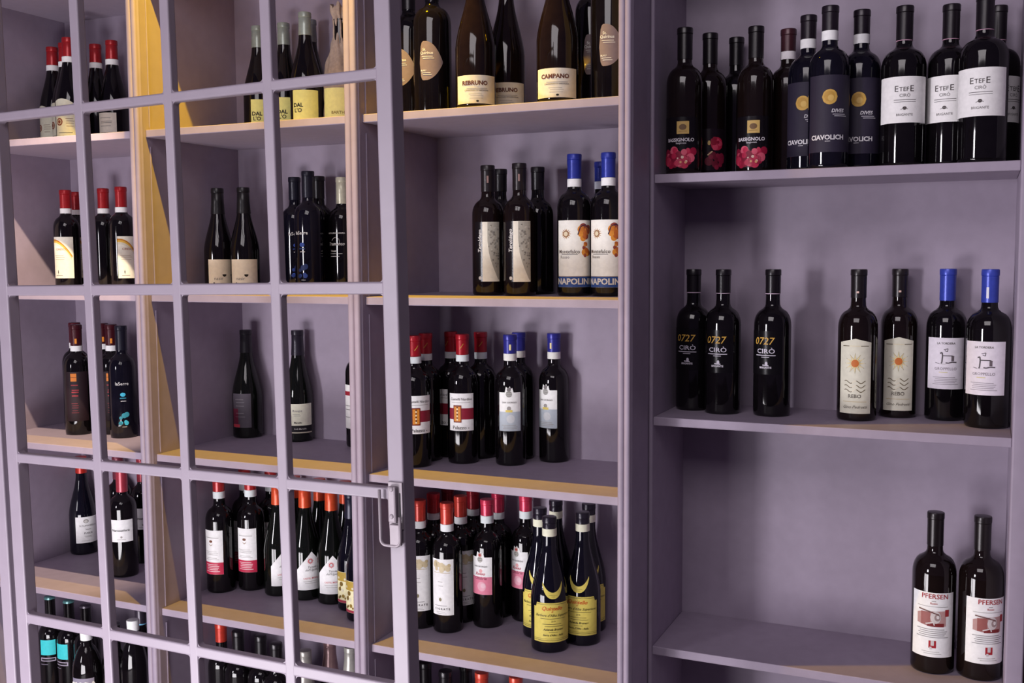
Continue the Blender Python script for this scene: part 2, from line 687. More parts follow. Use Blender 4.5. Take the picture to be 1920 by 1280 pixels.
WHITE = (214, 212, 208)
CREAM = (222, 212, 184)
OFF = (200, 196, 182)
BLACK = (26, 23, 26)
GREY = (120, 116, 116)
PALE = (160, 156, 152)
RED = (170, 30, 36)
PINKRED = (186, 44, 66)
ORANGE = (226, 84, 44)
BLUE = (44, 58, 158)
GOLD = (206, 160, 70)
CAPBLACK = (24, 19, 24)


# ---- the kinds of bottle, one function each
def k_red_cream(r, h):
    d = Design('burgundy', r, h).cap(0.245, RED).band(0.229, 0.2448, WHITE)
    w = r * 0.80
    d.label(-w, w, 0.022, 0.125, CREAM, top=lambda s: 0.125 - 0.012 * (s / w) ** 2 - 0.006 * s / w)
    d.disc(-0.016, 0.062, 0.0105, (150, 84, 62)).disc(-0.016, 0.062, 0.007, CREAM, 2).disc(-0.016, 0.062, 0.0045, (150, 84, 62), 3)
    d.lines(0.002, 0.026, [0.07, 0.064, 0.058, 0.05], 0.0012, (150, 120, 90)).line(-0.02, 0.02, 0.032, 0.0012, BLACK)
    return d.done()


def k_red_white(r, h):
    d = Design('burgundy', r, h).cap(0.245, RED).band(0.229, 0.2448, WHITE)
    w = r * 0.75
    d.label(-w, w, 0.037, 0.092, (196, 190, 180)).lines(-0.022, 0.02, [0.078, 0.068, 0.064, 0.055], 0.0012, GREY)
    return d.done()


def k_red_plain(r, h):
    return Design('burgundy', r, h).cap(0.245, RED).band(0.229, 0.2448, WHITE).done()


def k_rainbow(r, h):
    d = Design('bordeaux', r, h).cap(0.236, RED).band(0.221, 0.2358, WHITE)
    w = r * 0.86
    d.label(-w, w, 0.034, 0.153, (218, 212, 190))
    arc = lambda s: 0.146 - 0.050 * ((s + 0.026) / 0.055) ** 2 if s > -0.026 else 0.146
    d.area(-w, 0.028, lambda s: arc(s) - 0.004, arc, (206, 132, 40))
    d.area(-w, 0.026, lambda s: arc(s) - 0.0095, lambda s: arc(s) - 0.004, (232, 190, 84))
    d.area(-w, 0.026, lambda s: arc(s) - 0.016, lambda s: arc(s) - 0.0095, (230, 226, 206))
    d.text('CIRESCO', -0.002, 0.117, 0.0085, (160, 76, 40)).lines(-0.026, 0.008, [0.099, 0.094, 0.088], 0.001, (170, 150, 120))
    d.disc(-0.014, 0.052, 0.0026, BLACK, 1, 0.6).stroke([(-0.014, 0.058), (-0.014, 0.046)], 0.0012, BLACK).line(-0.022, 0.0, 0.042, 0.001, GREY)
    return d.done()


def k_rainbow_plain(r, h):
    return Design('bordeaux', r, h).cap(0.236, RED).band(0.221, 0.2358, WHITE).done()


def k_orange_patch(r, h):
    d = Design('bordeaux', r, h).cap(0.252, (70, 18, 28)).band(0.236, 0.2518, WHITE)
    d.label(-0.0065, 0.0065, 0.258, 0.272, (196, 120, 40), name='emblem', off=0.0018)
    w = r * 0.85
    d.label(-w, w, 0.04, 0.18, (34, 18, 26)).area(-0.016, 0.0, 0.153, 0.175, (214, 122, 38)).line(-0.016, 0.0, 0.164, 0.001, (120, 60, 20), 2)
    d.lines(-0.016, 0.006, [0.142, 0.128, 0.122, 0.112], 0.003, (150, 40, 50)).lines(-0.016, 0.004, [0.09, 0.084, 0.078, 0.07, 0.064], 0.0016, (110, 36, 44))
    return d.done()


def k_side_white(r, h):
    d = Design('bordeaux', r, h).cap(0.252, (90, 20, 34)).band(0.236, 0.2518, WHITE)
    d.label(-0.026, 0.026, 0.043, 0.117, (206, 202, 196)).lines(-0.02, 0.02, [0.1, 0.09, 0.08], 0.0015, GREY)
    return d.done()


def k_serre(colour):
    def fn(r, h):
        d = Design('bordeaux', r, h, 'blue').cap(0.243, (26, 26, 40))
        d.cur = 0
        d.text('laSerre', -0.004, 0.152, 0.0125, WHITE, bold=0.012)
        c2 = tuple(int(v * 0.7) for v in colour)
        d.disc(-0.002, 0.122, 0.0055, colour, 1, 1.3).line(-0.010, 0.006, 0.112, 0.003, c2).line(-0.008, 0.006, 0.104, 0.002, WHITE)
        d.blobs(-0.014, 0.008, 0.04, 0.072, 9, 0.0065, [colour, c2], 4).line(-0.006, 0.006, 0.032, 0.0015, WHITE)
        return d.done()
    return fn


def k_white_low(r, h):
    d = Design('burgundy', r, h, 'blue').cap(0.247, (200, 46, 34))
    w = r * 0.92
    d.label(-w, w, 0.037, 0.117, WHITE)
    d.disc(-0.006, 0.104, 0.006, PALE, 1, 1.3).disc(-0.006, 0.103, 0.004, WHITE, 2, 1.3)
    d.text('SUSUMANIELLO', 0.0, 0.090, 0.0072, GREY).text('Salento', 0.0, 0.079, 0.0058, GREY).text('PUGLIA', 0.0, 0.067, 0.0075, (100, 96, 98), bold=0.01)
    d.lines(-0.012, 0.012, [0.058, 0.055], 0.001, PALE).line(-0.02, 0.004, 0.044, 0.0008, PALE)
    return d.done()


def k_nero(r, h):
    d = Design('bordeaux', r, h).cap(0.240, (176, 58, 74))
    w = r * 0.85
    d.label(-w, w, 0.103, 0.166, (214, 212, 204)).text('Nerosanlorè', -0.002, 0.136, 0.0095, BLACK, bold=0.012)
    d.disc(0.0, 0.117, 0.003, PALE).line(-0.012, 0.012, 0.110, 0.0009, PALE)
    return d.done()


def k_nero_plain(r, h):
    return Design('bordeaux', r, h).cap(0.240, (120, 50, 66)).done()


def k_dal(r, h):
    d = Design('burgundy', r, h).cap(0.243, (150, 160, 152))
    w = r * 0.86
    d.label(-w, w, 0.020, 0.102, (226, 212, 130)).text('DAL', -0.019, 0.064, 0.014, BLACK, bold=0.03).text("L'O", -0.019, 0.051, 0.014, BLACK, bold=0.02)
    d.line(-0.026, 0.014, 0.027, 0.0015, (170, 150, 60))
    return d.done()


def k_dal_plain(r, h):
    return Design('burgundy', r, h).cap(0.243, (120, 126, 132)).done()


def k_cup(r, h):
    d = Design('burgundy', r, h)
    d.cap(0.205, (26, 24, 26))
    w = r * 0.98
    d.label(-w, w, 0.012, 0.086, (204, 192, 172))
    d.area(0.0, 0.010, lambda s: 0.044 - 0.004 * math.sin((s) / 0.010 * math.pi), 0.047, (36, 30, 24))
    d.text('nasir', -0.010, 0.036, 0.012, GREY).disc(-0.022, 0.024, 0.0022, BLACK)
    return d.done()


def k_script(r, h):
    d = Design('bordeaux', r, h).cap(0.229, (206, 202, 178))
    d.cur = 0
    d.text('PRIMITIVO DI MANDURIA', -0.002, 0.152, 0.0048, WHITE, bold=0.03).text('Tramonto', 0.0, 0.124, 0.0115, WHITE, bold=0.02, shear=0.3)
    pts = [(-0.006 - 0.006 * math.cos(t * 0.5) + t * 0.0016, 0.132 + 0.009 * math.sin(t * 0.45)) for t in range(0, 12)]
    d.stroke(pts, 0.0009, WHITE).text('Salento', -0.006, 0.106, 0.0065, WHITE, bold=0.02).line(-0.018, 0.018, 0.099, 0.0014, WHITE).line(-0.017, 0.010, 0.092, 0.0014, WHITE)
    return d.done()


def k_dark_plain(r, h):
    return Design('bordeaux', r, h).cap(0.245, (22, 18, 23)).done()


def k_silver_pink(r, h):
    d = Design('burgundy', r, h, 'green').cap(0.235, (30, 28, 34))
    w = r * 0.70
    d.label(-w, w, 0.030, 0.124, (92, 86, 96)).area(-w, -0.004, 0.031, 0.039, (214, 70, 86)).area(-w, -0.008, 0.040, 0.082, (118, 42, 66))
    d.lines(-0.018, 0.012, [0.108, 0.1, 0.09, 0.07, 0.06], 0.0014, (150, 146, 150))
    return d.done()


def k_cream_band(r, h):
    d = Design('burgundy', r, h, 'green').cap(0.233, (40, 36, 48))
    w = r * 0.86
    d.label(-w, w, 0.045, 0.104, (216, 208, 184)).text('Rosapa', -0.012, 0.085, 0.009, GREY, shear=0.2).lines(-0.024, -0.002, [0.076, 0.072], 0.001, GREY).text('Marsello', -0.010, 0.053, 0.006, BLACK, bold=0.02)
    d.label(-w, w, 0.023, 0.0445, (30, 26, 32)).text('Colli Martello', -0.004, 0.036, 0.006, WHITE, bold=0.01).line(-w, w, 0.026, 0.003, (216, 208, 184))
    return d.done()


def k_white_red_line(r, h):
    d = Design('bordeaux', r, h).cap(0.245, CAPBLACK)
    w = r * 0.9
    d.label(-w, w, 0.05, 0.165, (208, 204, 200)).area(-w, w, 0.137, 0.148, (160, 40, 54)).lines(-0.02, 0.02, [0.11, 0.1, 0.08], 0.0015, GREY)
    return d.done()


def k_crimson(r, h):
    d = Design('bordeaux', r, h).cap(0.272, (184, 48, 50)).band(0.253, 0.2718, (196, 204, 214))
    w = r * 0.78
    cr = (196, 46, 78)
    d.label(-w, w, 0.052, 0.172, (216, 212, 202)).area(-w, w, 0.0522, 0.085, cr)
    d.line(-0.022, 0.018, 0.152, 0.0013, PALE)
    d.disc(-0.004, 0.142, 0.0035, (120, 78, 60), 1, 1.5).stroke([(-0.009, 0.134), (-0.004, 0.130), (0.001, 0.134)], 0.0014, (150, 120, 80)).lines(-0.024, 0.018, [0.114, 0.110, 0.106, 0.097, 0.093], 0.0009, PALE)
    d.lines(-0.022, 0.02, [0.079, 0.0745, 0.07, 0.0655, 0.0605], 0.0016, (236, 208, 212), 2)
    return d.done()


def k_house(r, h):
    d = Design('burgundy', r, h, 'green').cap(0.242, ORANGE)
    w = r * 0.96
    top = lambda s: 0.131 - 0.046 * abs(s - 0.002) / w
    d.label(-w, w, 0.029, 0.131, (216, 218, 222), top=top)
    pk = (206, 96, 100)
    d.rays(-0.002, 0.106, 0.0052, 0.0095, 12, pk, 1, 0.8).disc(-0.002, 0.106, 0.0055, pk).disc(-0.002, 0.106, 0.0035, (216, 218, 222), 2)
    d.text('Tenuta', 0.002, 0.090, 0.0085, GREY, shear=0.3).text("dell'Ugolino", 0.003, 0.082, 0.008, GREY, shear=0.3).text('CASTEL MONTE', 0.0, 0.060, 0.0058, pk, bold=0.01).lines(-0.022, 0.022, [0.052, 0.047], 0.0009, PALE)
    return d.done()


def k_house_plain(r, h):
    return Design('burgundy', r, h, 'green').cap(0.242, ORANGE).done()


def k_ornate(r, h):
    d = Design('burgundy', r, h, 'blue').cap(0.235, (40, 40, 60))
    w = r * 0.9
    d.label(-w, w, 0.022, 0.102, (206, 198, 160)).area(-w, w, 0.078, 0.101, (190, 160, 70)).blobs(-w + 0.006, w - 0.006, 0.03, 0.095, 26, 0.005, [(150, 124, 50), (226, 220, 190), (120, 96, 40)], 7)
    d.area(-w, w, 0.0225, 0.029, (176, 60, 80))
    return d.done()


def k_pebble(r, h):
    d = Design('bordeaux', r, h).cap(0.25, CAPBLACK)
    a, b = -0.025, 0.029

    def edge(s):
        t = (s - a) / (b - a)
        return math.sqrt(max(0.0, min(1.0, t / 0.16) * (2 - min(1.0, t / 0.16)))) * (1 - max(0.0, (t - 0.25) / 0.75) ** 2.2)
    d.label(a, b, 0.072, 0.156, (104, 90, 92), top=lambda s: 0.112 + 0.044 * edge(s), bot=lambda s: 0.108 - 0.037 * edge(s))
    d.text('St.', -0.013, 0.1375, 0.0085, WHITE, bold=0.02).text('Quirinus', -0.008, 0.130, 0.0085, WHITE, bold=0.02).lines(-0.020, 0.010, [0.1225, 0.1185], 0.0012, WHITE, 2).text('BLAU', -0.0155, 0.092, 0.0052, WHITE, bold=0.03).lines(-0.020, 0.004, [0.087, 0.083], 0.0013, WHITE, 2)
    return d.done()


def k_wide_low(word, dark=False):
    def fn(r, h):
        d = Design('burgundy', r, h, 'brown').cap(0.26, CAPBLACK)
        w = r * 1.12
        d.label(-w, w, 0.009, 0.069, (178, 172, 160))
        d.text(word, -0.004, 0.052, 0.0125, (92, 48, 36), bold=0.035).line(-0.022, 0.024, 0.0405, 0.0014, PALE).text('CANNONAU DI SARDEGNA', 0.0, 0.0365, 0.0042, GREY, bold=0.02).lines(-0.018, 0.016, [0.029, 0.025, 0.020], 0.0009, PALE).disc(0.002, 0.014, 0.002, BLACK, 1, 1.6)
        return d.done()
    return fn


def k_vertical(r, h):
    d = Design('bordeaux', r, h, 'brown').cap(0.238, (34, 28, 31))
    d.label(-0.0045, 0.0055, 0.258, 0.274, (120, 96, 92), name='emblem', off=0.0016)
    d.label(-0.0335, -0.0125, 0.032, 0.168, (24, 20, 24)).text('Teroldego', -0.0185, 0.124, 0.0125, WHITE, bold=0.02, shear=0.2, vertical=True).disc(-0.0185, 0.040, 0.004, WHITE)
    s0, s1 = -0.0125, 0.0285
    d.label(s0, s1, 0.032, 0.168, OFF)
    edge = lambda z: s0 + 0.012 + 0.026 * max(0.0, (0.125 - z) / 0.09) ** 1.8
    inv = lambda s: 0.125 - 0.09 * max(0.0, (s - s0 - 0.012) / 0.026) ** (1 / 1.8)
    d.area(s0 + 0.012, s1 - 0.0008, lambda s: max(0.036, inv(s)), 0.1675, (176, 172, 160))
    d.blobs(s0 + 0.014, s1 - 0.003, 0.10, 0.160, 40, 0.0022, [(134, 130, 122), (196, 192, 180), (150, 146, 136)], 3, 2)
    d.blobs(s0 + 0.024, s1 - 0.003, 0.065, 0.10, 14, 0.002, [(134, 130, 122), (110, 106, 102)], 5, 2)
    return d.done()


def k_leaf(r, h):
    d = Design('bordeaux', r, h).cap(0.261, BLUE).band(0.243, 0.2608, (204, 206, 208))
    w = r * 1.13
    d.label(-w, w, 0.020, 0.168, (212, 208, 196)).area(-w, w, 0.0202, 0.0435, (44, 74, 136)).line(-w, w, 0.0445, 0.0012, (190, 160, 110))
    d.text('NAPOLINI', -0.002, 0.032, 0.0185, (222, 216, 202), 2, bold=0.03)
    d.rays(-0.019, 0.138, 0.007, 0.0125, 14, (176, 128, 62), 1, 0.8).disc(-0.019, 0.138, 0.0072, (140, 96, 60)).disc(-0.019, 0.138, 0.005, (226, 212, 180), 2)
    lf = [(196, 104, 46), (226, 150, 60), (150, 70, 60)]
    d.blobs(0.014, 0.034, 0.125, 0.152, 16, 0.0085, lf, 2).blobs(0.022, 0.036, 0.09, 0.118, 10, 0.006, lf, 8).stroke([(0.008, 0.136), (0.014, 0.154), (0.026, 0.158), (0.036, 0.15)], 0.0022, (70, 40, 66), 3)
    d.text('Montefalco', -0.013, 0.0985, 0.0115, (96, 88, 80), bold=0.01).line(-0.031, 0.008, 0.0925, 0.0014, GREY).text('Rosso', -0.022, 0.0865, 0.0095, (96, 88, 80))
    return d.done()


def k_leaf_plain(r, h):
    return Design('bordeaux', r, h).cap(0.261, BLUE).band(0.243, 0.2608, (190, 194, 204)).done()


def k_palace(r, h):
    d = Design('bordeaux', r, h).cap(0.2615, (176, 26, 40)).band(0.245, 0.2613, (196, 206, 222))
    d.cur = 2
    d.stroke([(-0.011, 0.276), (-0.001, 0.281), (0.010, 0.288)], 0.0022, GOLD, 4)
    w = r * 0.86
    d.label(-w, w, 0.081, 0.171, (214, 212, 210)).area(-w, w, 0.1085, 0.1355, (140, 34, 54))
    d.text('Castelli Nardino', 0.0, 0.157, 0.0082, GREY, bold=0.01).line(-0.024, 0.022, 0.149, 0.001, PALE)
    s0, s1 = -0.019, 0.001
    d.area(s0, s1, 0.101, 0.1425, (122, 40, 30), 2).area(s0 + 0.0022, s1 - 0.0022, 0.104, 0.1395, (220, 140, 50), 3)
    for k in range(4):
        d.disc((s0 + s1) / 2, 0.108 + k * 0.0085, 0.0021, (240, 222, 180), 5).disc((s0 + s1) / 2, 0.112 + k * 0.0085, 0.0016, (70, 30, 30), 5)
    d.text('Palazzo -', -0.001, 0.0885, 0.0115, (84, 78, 76), bold=0.01)
    return d.done()


def k_palace_plain(r, h):
    d = Design('bordeaux', r, h).cap(0.2615, (176, 26, 40)).band(0.245, 0.2613, (196, 206, 222))
    d.cur = 2
    d.stroke([(-0.011, 0.276), (-0.001, 0.281), (0.010, 0.288)], 0.0022, GOLD, 4)
    return d.done()


def crest_top(w, z1, hw=0.009, rise=0.015):
    return lambda s: z1 + (rise * (0.75 + 0.25 * math.cos(s / hw * 7)) if abs(s + 0.002) < hw else 0.0)


def k_crest(r, h):
    d = Design('bordeaux', r, h).cap(0.266, (52, 54, 150)).band(0.249, 0.2658, (220, 212, 196))
    d.label(-0.004, 0.0065, 0.274, 0.288, (206, 190, 140), name='emblem', off=0.0018).text('B', 0.001, 0.281, 0.011, BLACK, bold=0.02)
    w = r * 0.74
    d.label(-w, w, 0.084, 0.176, (202, 204, 200), top=crest_top(w, 0.176)).area(-w, w, 0.0842, 0.130, (182, 192, 200))
    d.disc(-0.002, 0.183, 0.005, GREY).disc(-0.002, 0.172, 0.0075, (170, 170, 164)).lines(-0.008, 0.005, [0.176, 0.171, 0.167], 0.001, GREY, 2)
    d.text('SAN GIORGIO', -0.001, 0.152, 0.0055, GREY, bold=0.01).disc(-0.002, 0.138, 0.005, PALE, 1).area(-0.010, 0.006, 0.129, 0.1345, (226, 206, 110), 2).disc(0.002, 0.113, 0.010, (204, 208, 210), 2).lines(-0.02, 0.02, [0.098, 0.094, 0.09], 0.0012, PALE, 2)
    return d.done()


def k_crest_plain(r, h):
    return Design('bordeaux', r, h).cap(0.266, (52, 54, 150)).band(0.249, 0.2658, (206, 200, 190)).done()


def k_tall_white(r, h):
    d = Design('bordeaux', r, h).cap(0.26, (206, 66, 52)).band(0.242, 0.2598, (200, 208, 220))
    w = r * 0.80
    d.label(-w, w, 0.045, 0.181, (214, 210, 202))
    be = (204, 186, 144)
    d.blobs(-0.019, 0.019, 0.157, 0.171, 22, 0.0058, [be, (214, 198, 160)], 12).disc(0.0, 0.156, 0.007, (220, 206, 170), 3).line(-0.022, 0.02, 0.148, 0.001, be)
    d.lines(-0.010, 0.004, [0.126, 0.116], 0.0012, PALE).disc(-0.004, 0.083, 0.0045, (140, 132, 100), 1, 0.8).line(-0.02, 0.012, 0.068, 0.001, GREY).text('C I G R A T E', 0.0, 0.060, 0.0068, (90, 84, 84), bold=0.02).lines(-0.016, 0.012, [0.053, 0.049], 0.0008, PALE)
    return d.done()


def k_tall_plain(colour):
    def fn(r, h):
        return Design('bordeaux', r, h).cap(0.262, colour).band(0.245, 0.2618, (198, 206, 218)).done()
    return fn


def k_pink(r, h):
    d = Design('bordeaux', r, h).cap(0.272, (206, 52, 84)).band(0.253, 0.2718, (196, 206, 222))
    d.scatter = True
    w = r * 0.76
    pk = (222, 128, 152)
    d.label(-w, w, 0.084, 0.176, (212, 210, 202), top=crest_top(w, 0.176)).area(-w, w, 0.0842, 0.1275, pk)
    d.disc(-0.002, 0.181, 0.0055, (200, 170, 160)).disc(-0.002, 0.181, 0.003, RED, 2).disc(-0.002, 0.170, 0.007, (172, 170, 162)).lines(-0.008, 0.004, [0.173, 0.168], 0.001, GREY, 2)
    d.text('SAN GIORGIO', -0.001, 0.153, 0.0055, GREY, bold=0.01).disc(0.0, 0.142, 0.0045, (230, 170, 170)).text('Rosso', -0.002, 0.135, 0.010, (190, 70, 90), bold=0.02, shear=0.3).text('Umbria', -0.001, 0.124, 0.010, (140, 60, 80), bold=0.02, shear=0.3).disc(0.002, 0.104, 0.0115, (230, 168, 184), 2).disc(0.006, 0.106, 0.006, (232, 190, 200), 3)
    return d.done()


def k_crescent(r, h):
    d = Design('burgundy', r, h, 'blue').cap(0.280, (34, 28, 42)).band(0.262, 0.2798, (226, 214, 180))
    d.scatter = True
    ye = (186, 172, 84)
    hw = 0.028
    cen = lambda s: (s / hw) ** 2
    d.label(-hw, hw, 0.128, 0.163, ye, top=lambda s: 0.1405 + 0.0225 * cen(s), bot=lambda s: 0.1262 + 0.031 * cen(s) ** 1.25, name='crescent_label')
    d.line(-0.010, 0.010, 0.1345, 0.0009, (150, 140, 60)).line(-0.004, 0.005, 0.131, 0.001, (150, 140, 60))
    w = r * 1.12
    notch = lambda s: 0.117 - 0.010 * (1 if abs(s) > w - 0.008 else 0)
    d.label(-w, w, 0.026, 0.117, ye, top=notch)
    gr = (110, 104, 56)
    d.line(-w + 0.009, w - 0.009, 0.1135, 0.0009, gr).line(-w, w, 0.0305, 0.0009, gr).line(-w, w, 0.034, 0.0006, gr)
    d.text('Quintello', -0.003, 0.104, 0.0125, (206, 92, 40), bold=0.015, shear=0.3).text('di', -0.003, 0.097, 0.006, (206, 92, 40), shear=0.3)
    d.text("Barbera d'Alba Superiore", 0.0, 0.088, 0.0082, gr, bold=0.012, shear=0.35).line(-0.03, 0.03, 0.0805, 0.0011, gr).text('2018', 0.0, 0.0745, 0.005, gr).lines(-0.026, 0.026, [0.068, 0.063], 0.0011, gr)
    d.text('Azienda Bruneri', 0.0, 0.0555, 0.007, (70, 66, 40), bold=0.015, shear=0.3).line(-0.01, 0.01, 0.049, 0.0009, gr).text('Serra d\'Alba - Italia', 0.0, 0.0425, 0.0062, (70, 66, 40), bold=0.015, shear=0.3)
    return d.done()


def k_crescent_plain(r, h):
    return Design('burgundy', r, h, 'blue').cap(0.280, (34, 28, 42)).band(0.262, 0.2798, (226, 214, 180)).done()


def k_roses(r, h):
    d = Design('bordeaux', r, h, 'brown').cap(0.24, (20, 15, 19))
    d.scatter = True
    w = r * 1.12
    d.label(-w, w, 0.012, 0.118, (20, 16, 21))
    d.area(-0.004, 0.0215, 0.083, 0.109, (198, 164, 96)).disc(0.0085, 0.097, 0.006, (112, 84, 56), 2, 1.3).line(0.0, 0.017, 0.0885, 0.001, (140, 106, 60), 2)
    d.text('BASSIGNOLO', 0.003, 0.0705, 0.0098, (214, 208, 214), bold=0.03).text('Sangiovese', 0.005, 0.064, 0.005, (200, 194, 200), bold=0.02)
    rs = [(196, 40, 78), (160, 24, 60), (220, 92, 116), (134, 20, 52), (206, 60, 90)]
    d.blobs(-w + 0.008, w - 0.010, 0.020, 0.050, 34, 0.0085, rs, 6).blobs(-0.02, 0.02, 0.024, 0.048, 5, 0.003, [(232, 196, 180), (226, 170, 120)], 9, 3)
    return d.done()


def k_rose_back(r, h):
    d = Design('bordeaux', r, h, 'brown').cap(0.24, (20, 15, 19))
    d.label(-0.028, 0.028, 0.012, 0.10, (30, 20, 28)).disc(0.002, 0.068, 0.014, (190, 34, 70)).blobs(-0.008, 0.012, 0.06, 0.078, 9, 0.006, [(214, 70, 100), (150, 20, 52)], 3, 2).blobs(-0.016, 0.014, 0.018, 0.046, 14, 0.008, [(110, 18, 44), (140, 30, 60)], 5)
    d.disc(-0.015, 0.07, 0.005, (214, 180, 110), 2, 0.6).stroke([(-0.018, 0.044), (-0.008, 0.052)], 0.0025, (226, 196, 150), 3)
    return d.done()


def k_brown_cap(r, h):
    return Design('bordeaux', r, h, 'brown').cap(0.259, (66, 32, 40)).band(0.242, 0.2588, (196, 190, 194)).done()


def k_dark_disc(r, h):
    d = Design('bordeaux', r, h, 'blue').cap(0.268, (34, 26, 35)).band(0.249, 0.2678, (206, 202, 206))
    w = r * 1.2
    d.label(-w, w, 0.030, 0.178, (44, 38, 56))
    d.disc(-0.002, 0.136, 0.0145, (204, 162, 80)).disc(-0.003, 0.137, 0.010, (190, 146, 66), 2).disc(0.0, 0.134, 0.006, (214, 176, 98), 3)
    d.text('DIVES', 0.013, 0.109, 0.0095, (216, 212, 218), bold=0.02, shear=0.2).lines(0.003, 0.034, [0.1025, 0.099], 0.0014, (196, 192, 200)).text('CIAVOLICH', -0.006, 0.058, 0.0125, (222, 218, 222), bold=0.035).line(-0.010, 0.0, 0.051, 0.0013, (190, 186, 192))
    return d.done()


def k_wide_white(r, h):
    d = Design('bordeaux', r, h).cap(0.244, (26, 20, 26)).band(0.2436, 0.2452, (170, 130, 150), 'ring')
    w = r * 1.25
    d.label(-w, w, 0.083, 0.171, (206, 200, 200))
    d.text('E', -0.0125, 0.147, 0.0165, (70, 62, 62)).text('TEF', 0.0015, 0.1462, 0.0115, (70, 62, 62)).text('E', 0.0155, 0.147, 0.0165, (70, 62, 62)).text('CIRÒ', 0.003, 0.1345, 0.0085, GREY).line(-0.017, 0.024, 0.1265, 0.0012, GREY).line(-0.017, 0.024, 0.1225, 0.0009, GREY)
    d.disc(0.003, 0.1105, 0.0032, (70, 60, 60), 1, 1.2).stroke([(-0.004, 0.108), (0.003, 0.111), (0.009, 0.1085)], 0.001, GREY, 2).text('BRIGANTE', 0.003, 0.098, 0.0065, GREY)
    return d.done()


def k_gold_number(r, h):
    d = Design('bordeaux', r, h).cap(0.259, CAPBLACK).band(0.2586, 0.2608, (170, 150, 166), 'ring')
    w = r * 1.0
    d.label(-w, w, 0.090, 0.182, (15, 13, 16))
    d.text('0727', -0.002, 0.160, 0.0215, GOLD, bold=0.005, shear=0.2).text('CIRÒ', 0.003, 0.139, 0.0135, (206, 200, 212), bold=0.01, wide=1.25).line(-0.020, 0.024, 0.1305, 0.0018, (200, 194, 206)).line(-0.006, 0.011, 0.1265, 0.0015, (190, 184, 196))
    d.disc(0.005, 0.113, 0.0042, (200, 194, 206), 1, 0.7).stroke([(-0.003, 0.110), (0.010, 0.109)], 0.0025, (190, 184, 196), 2).text('BRIGANTE', 0.003, 0.1045, 0.0055, (206, 200, 210), bold=0.03)
    return d.done()


def k_sun(r, h):
    d = Design('bordeaux', r, h, 'brown').cap(0.252, (34, 28, 31))
    w = r * 0.84
    d.label(-0.006, 0.006, 0.262, 0.266, (190, 160, 150), name='emblem', off=0.0016)
    d.label(-w, w, 0.016, 0.170, (186, 184, 168), top=lambda s: 0.170 - 0.008 * abs(s) / w)
    go = (206, 190, 150)
    d.line(-0.026, -0.012, 0.155, 0.0015, (96, 84, 60)).line(-0.011, 0.010, 0.155, 0.0017, (226, 214, 180)).line(0.011, 0.027, 0.155, 0.0015, (96, 84, 60))
    d.rays(0.0, 0.1195, 0.0085, 0.0215, 12, (120, 104, 76), 1, 0.95).rays(0.0, 0.1195, 0.0085, 0.0195, 12, (232, 214, 160), 2, 0.75).disc(0.0, 0.1195, 0.0092, (224, 204, 150), 3).disc(0.0, 0.1195, 0.0076, (200, 112, 54), 4)
    for k in range(3):
        z = 0.081 - k * 0.009
        pts = [(-0.021 + i * 0.002, z + 0.0028 * math.sin(i * 0.2 * math.pi + 0.6)) for i in range(22)]
        d.stroke(pts, 0.0016, (112, 100, 76), 1)
        d.stroke(pts[8:13], 0.0017, (232, 224, 200), 2)
    d.text('REBO', 0.0, 0.0515, 0.0105, (92, 84, 74), bold=0.01).line(-0.024, 0.024, 0.0405, 0.0012, go).text('Gino Pedrotti', 0.0, 0.0295, 0.0085, (110, 104, 92), shear=0.4)
    return d.done()


def k_drawing(sticker):
    def fn(r, h):
        d = Design('bordeaux', r, h).cap(0.2455, (58, 74, 178))
        if sticker:
            d.label(-0.009, 0.003, 0.254, 0.276, (190, 190, 200), name='sticker', off=0.0018).line(-0.006, 0.001, 0.270, 0.001, GREY).line(-0.006, 0.001, 0.262, 0.001, GREY)
        w = r * 1.0
        d.label(-w, w, 0.066, 0.171, (188, 182, 190))
        ik = (78, 70, 76)
        d.text('LA TORDERA', 0.0, 0.1595, 0.0058, GREY, bold=0.02)
        d.stroke([(-0.004, 0.147), (0.004, 0.149), (0.003, 0.143), (-0.002, 0.145)], 0.0013, ik)
        d.stroke([(-0.011, 0.139), (-0.007, 0.141), (-0.006, 0.134), (-0.007, 0.121), (-0.0085, 0.1185)], 0.0026, ik).stroke([(-0.006, 0.1345), (0.012, 0.1345), (0.016, 0.1325)], 0.0018, ik).area(0.0105, 0.0155, 0.1235, 0.134, (104, 94, 100), 2).stroke([(0.0, 0.120), (0.005, 0.1195), (0.012, 0.1215), (0.021, 0.121)], 0.0022, ik).stroke([(-0.020, 0.120), (-0.012, 0.118)], 0.001, ik).line(-0.012, 0.0, 0.1175, 0.0006, PALE)
        d.text('GROPPELLO', 0.0, 0.1075, 0.0078, (140, 132, 140)).line(-0.012, 0.004, 0.1005, 0.0016, (214, 204, 160), 2)
        d.lines(-0.026, 0.026, [0.090, 0.0865, 0.083, 0.0795, 0.076], 0.0009, (136, 128, 136))
        return d.done()
    return fn


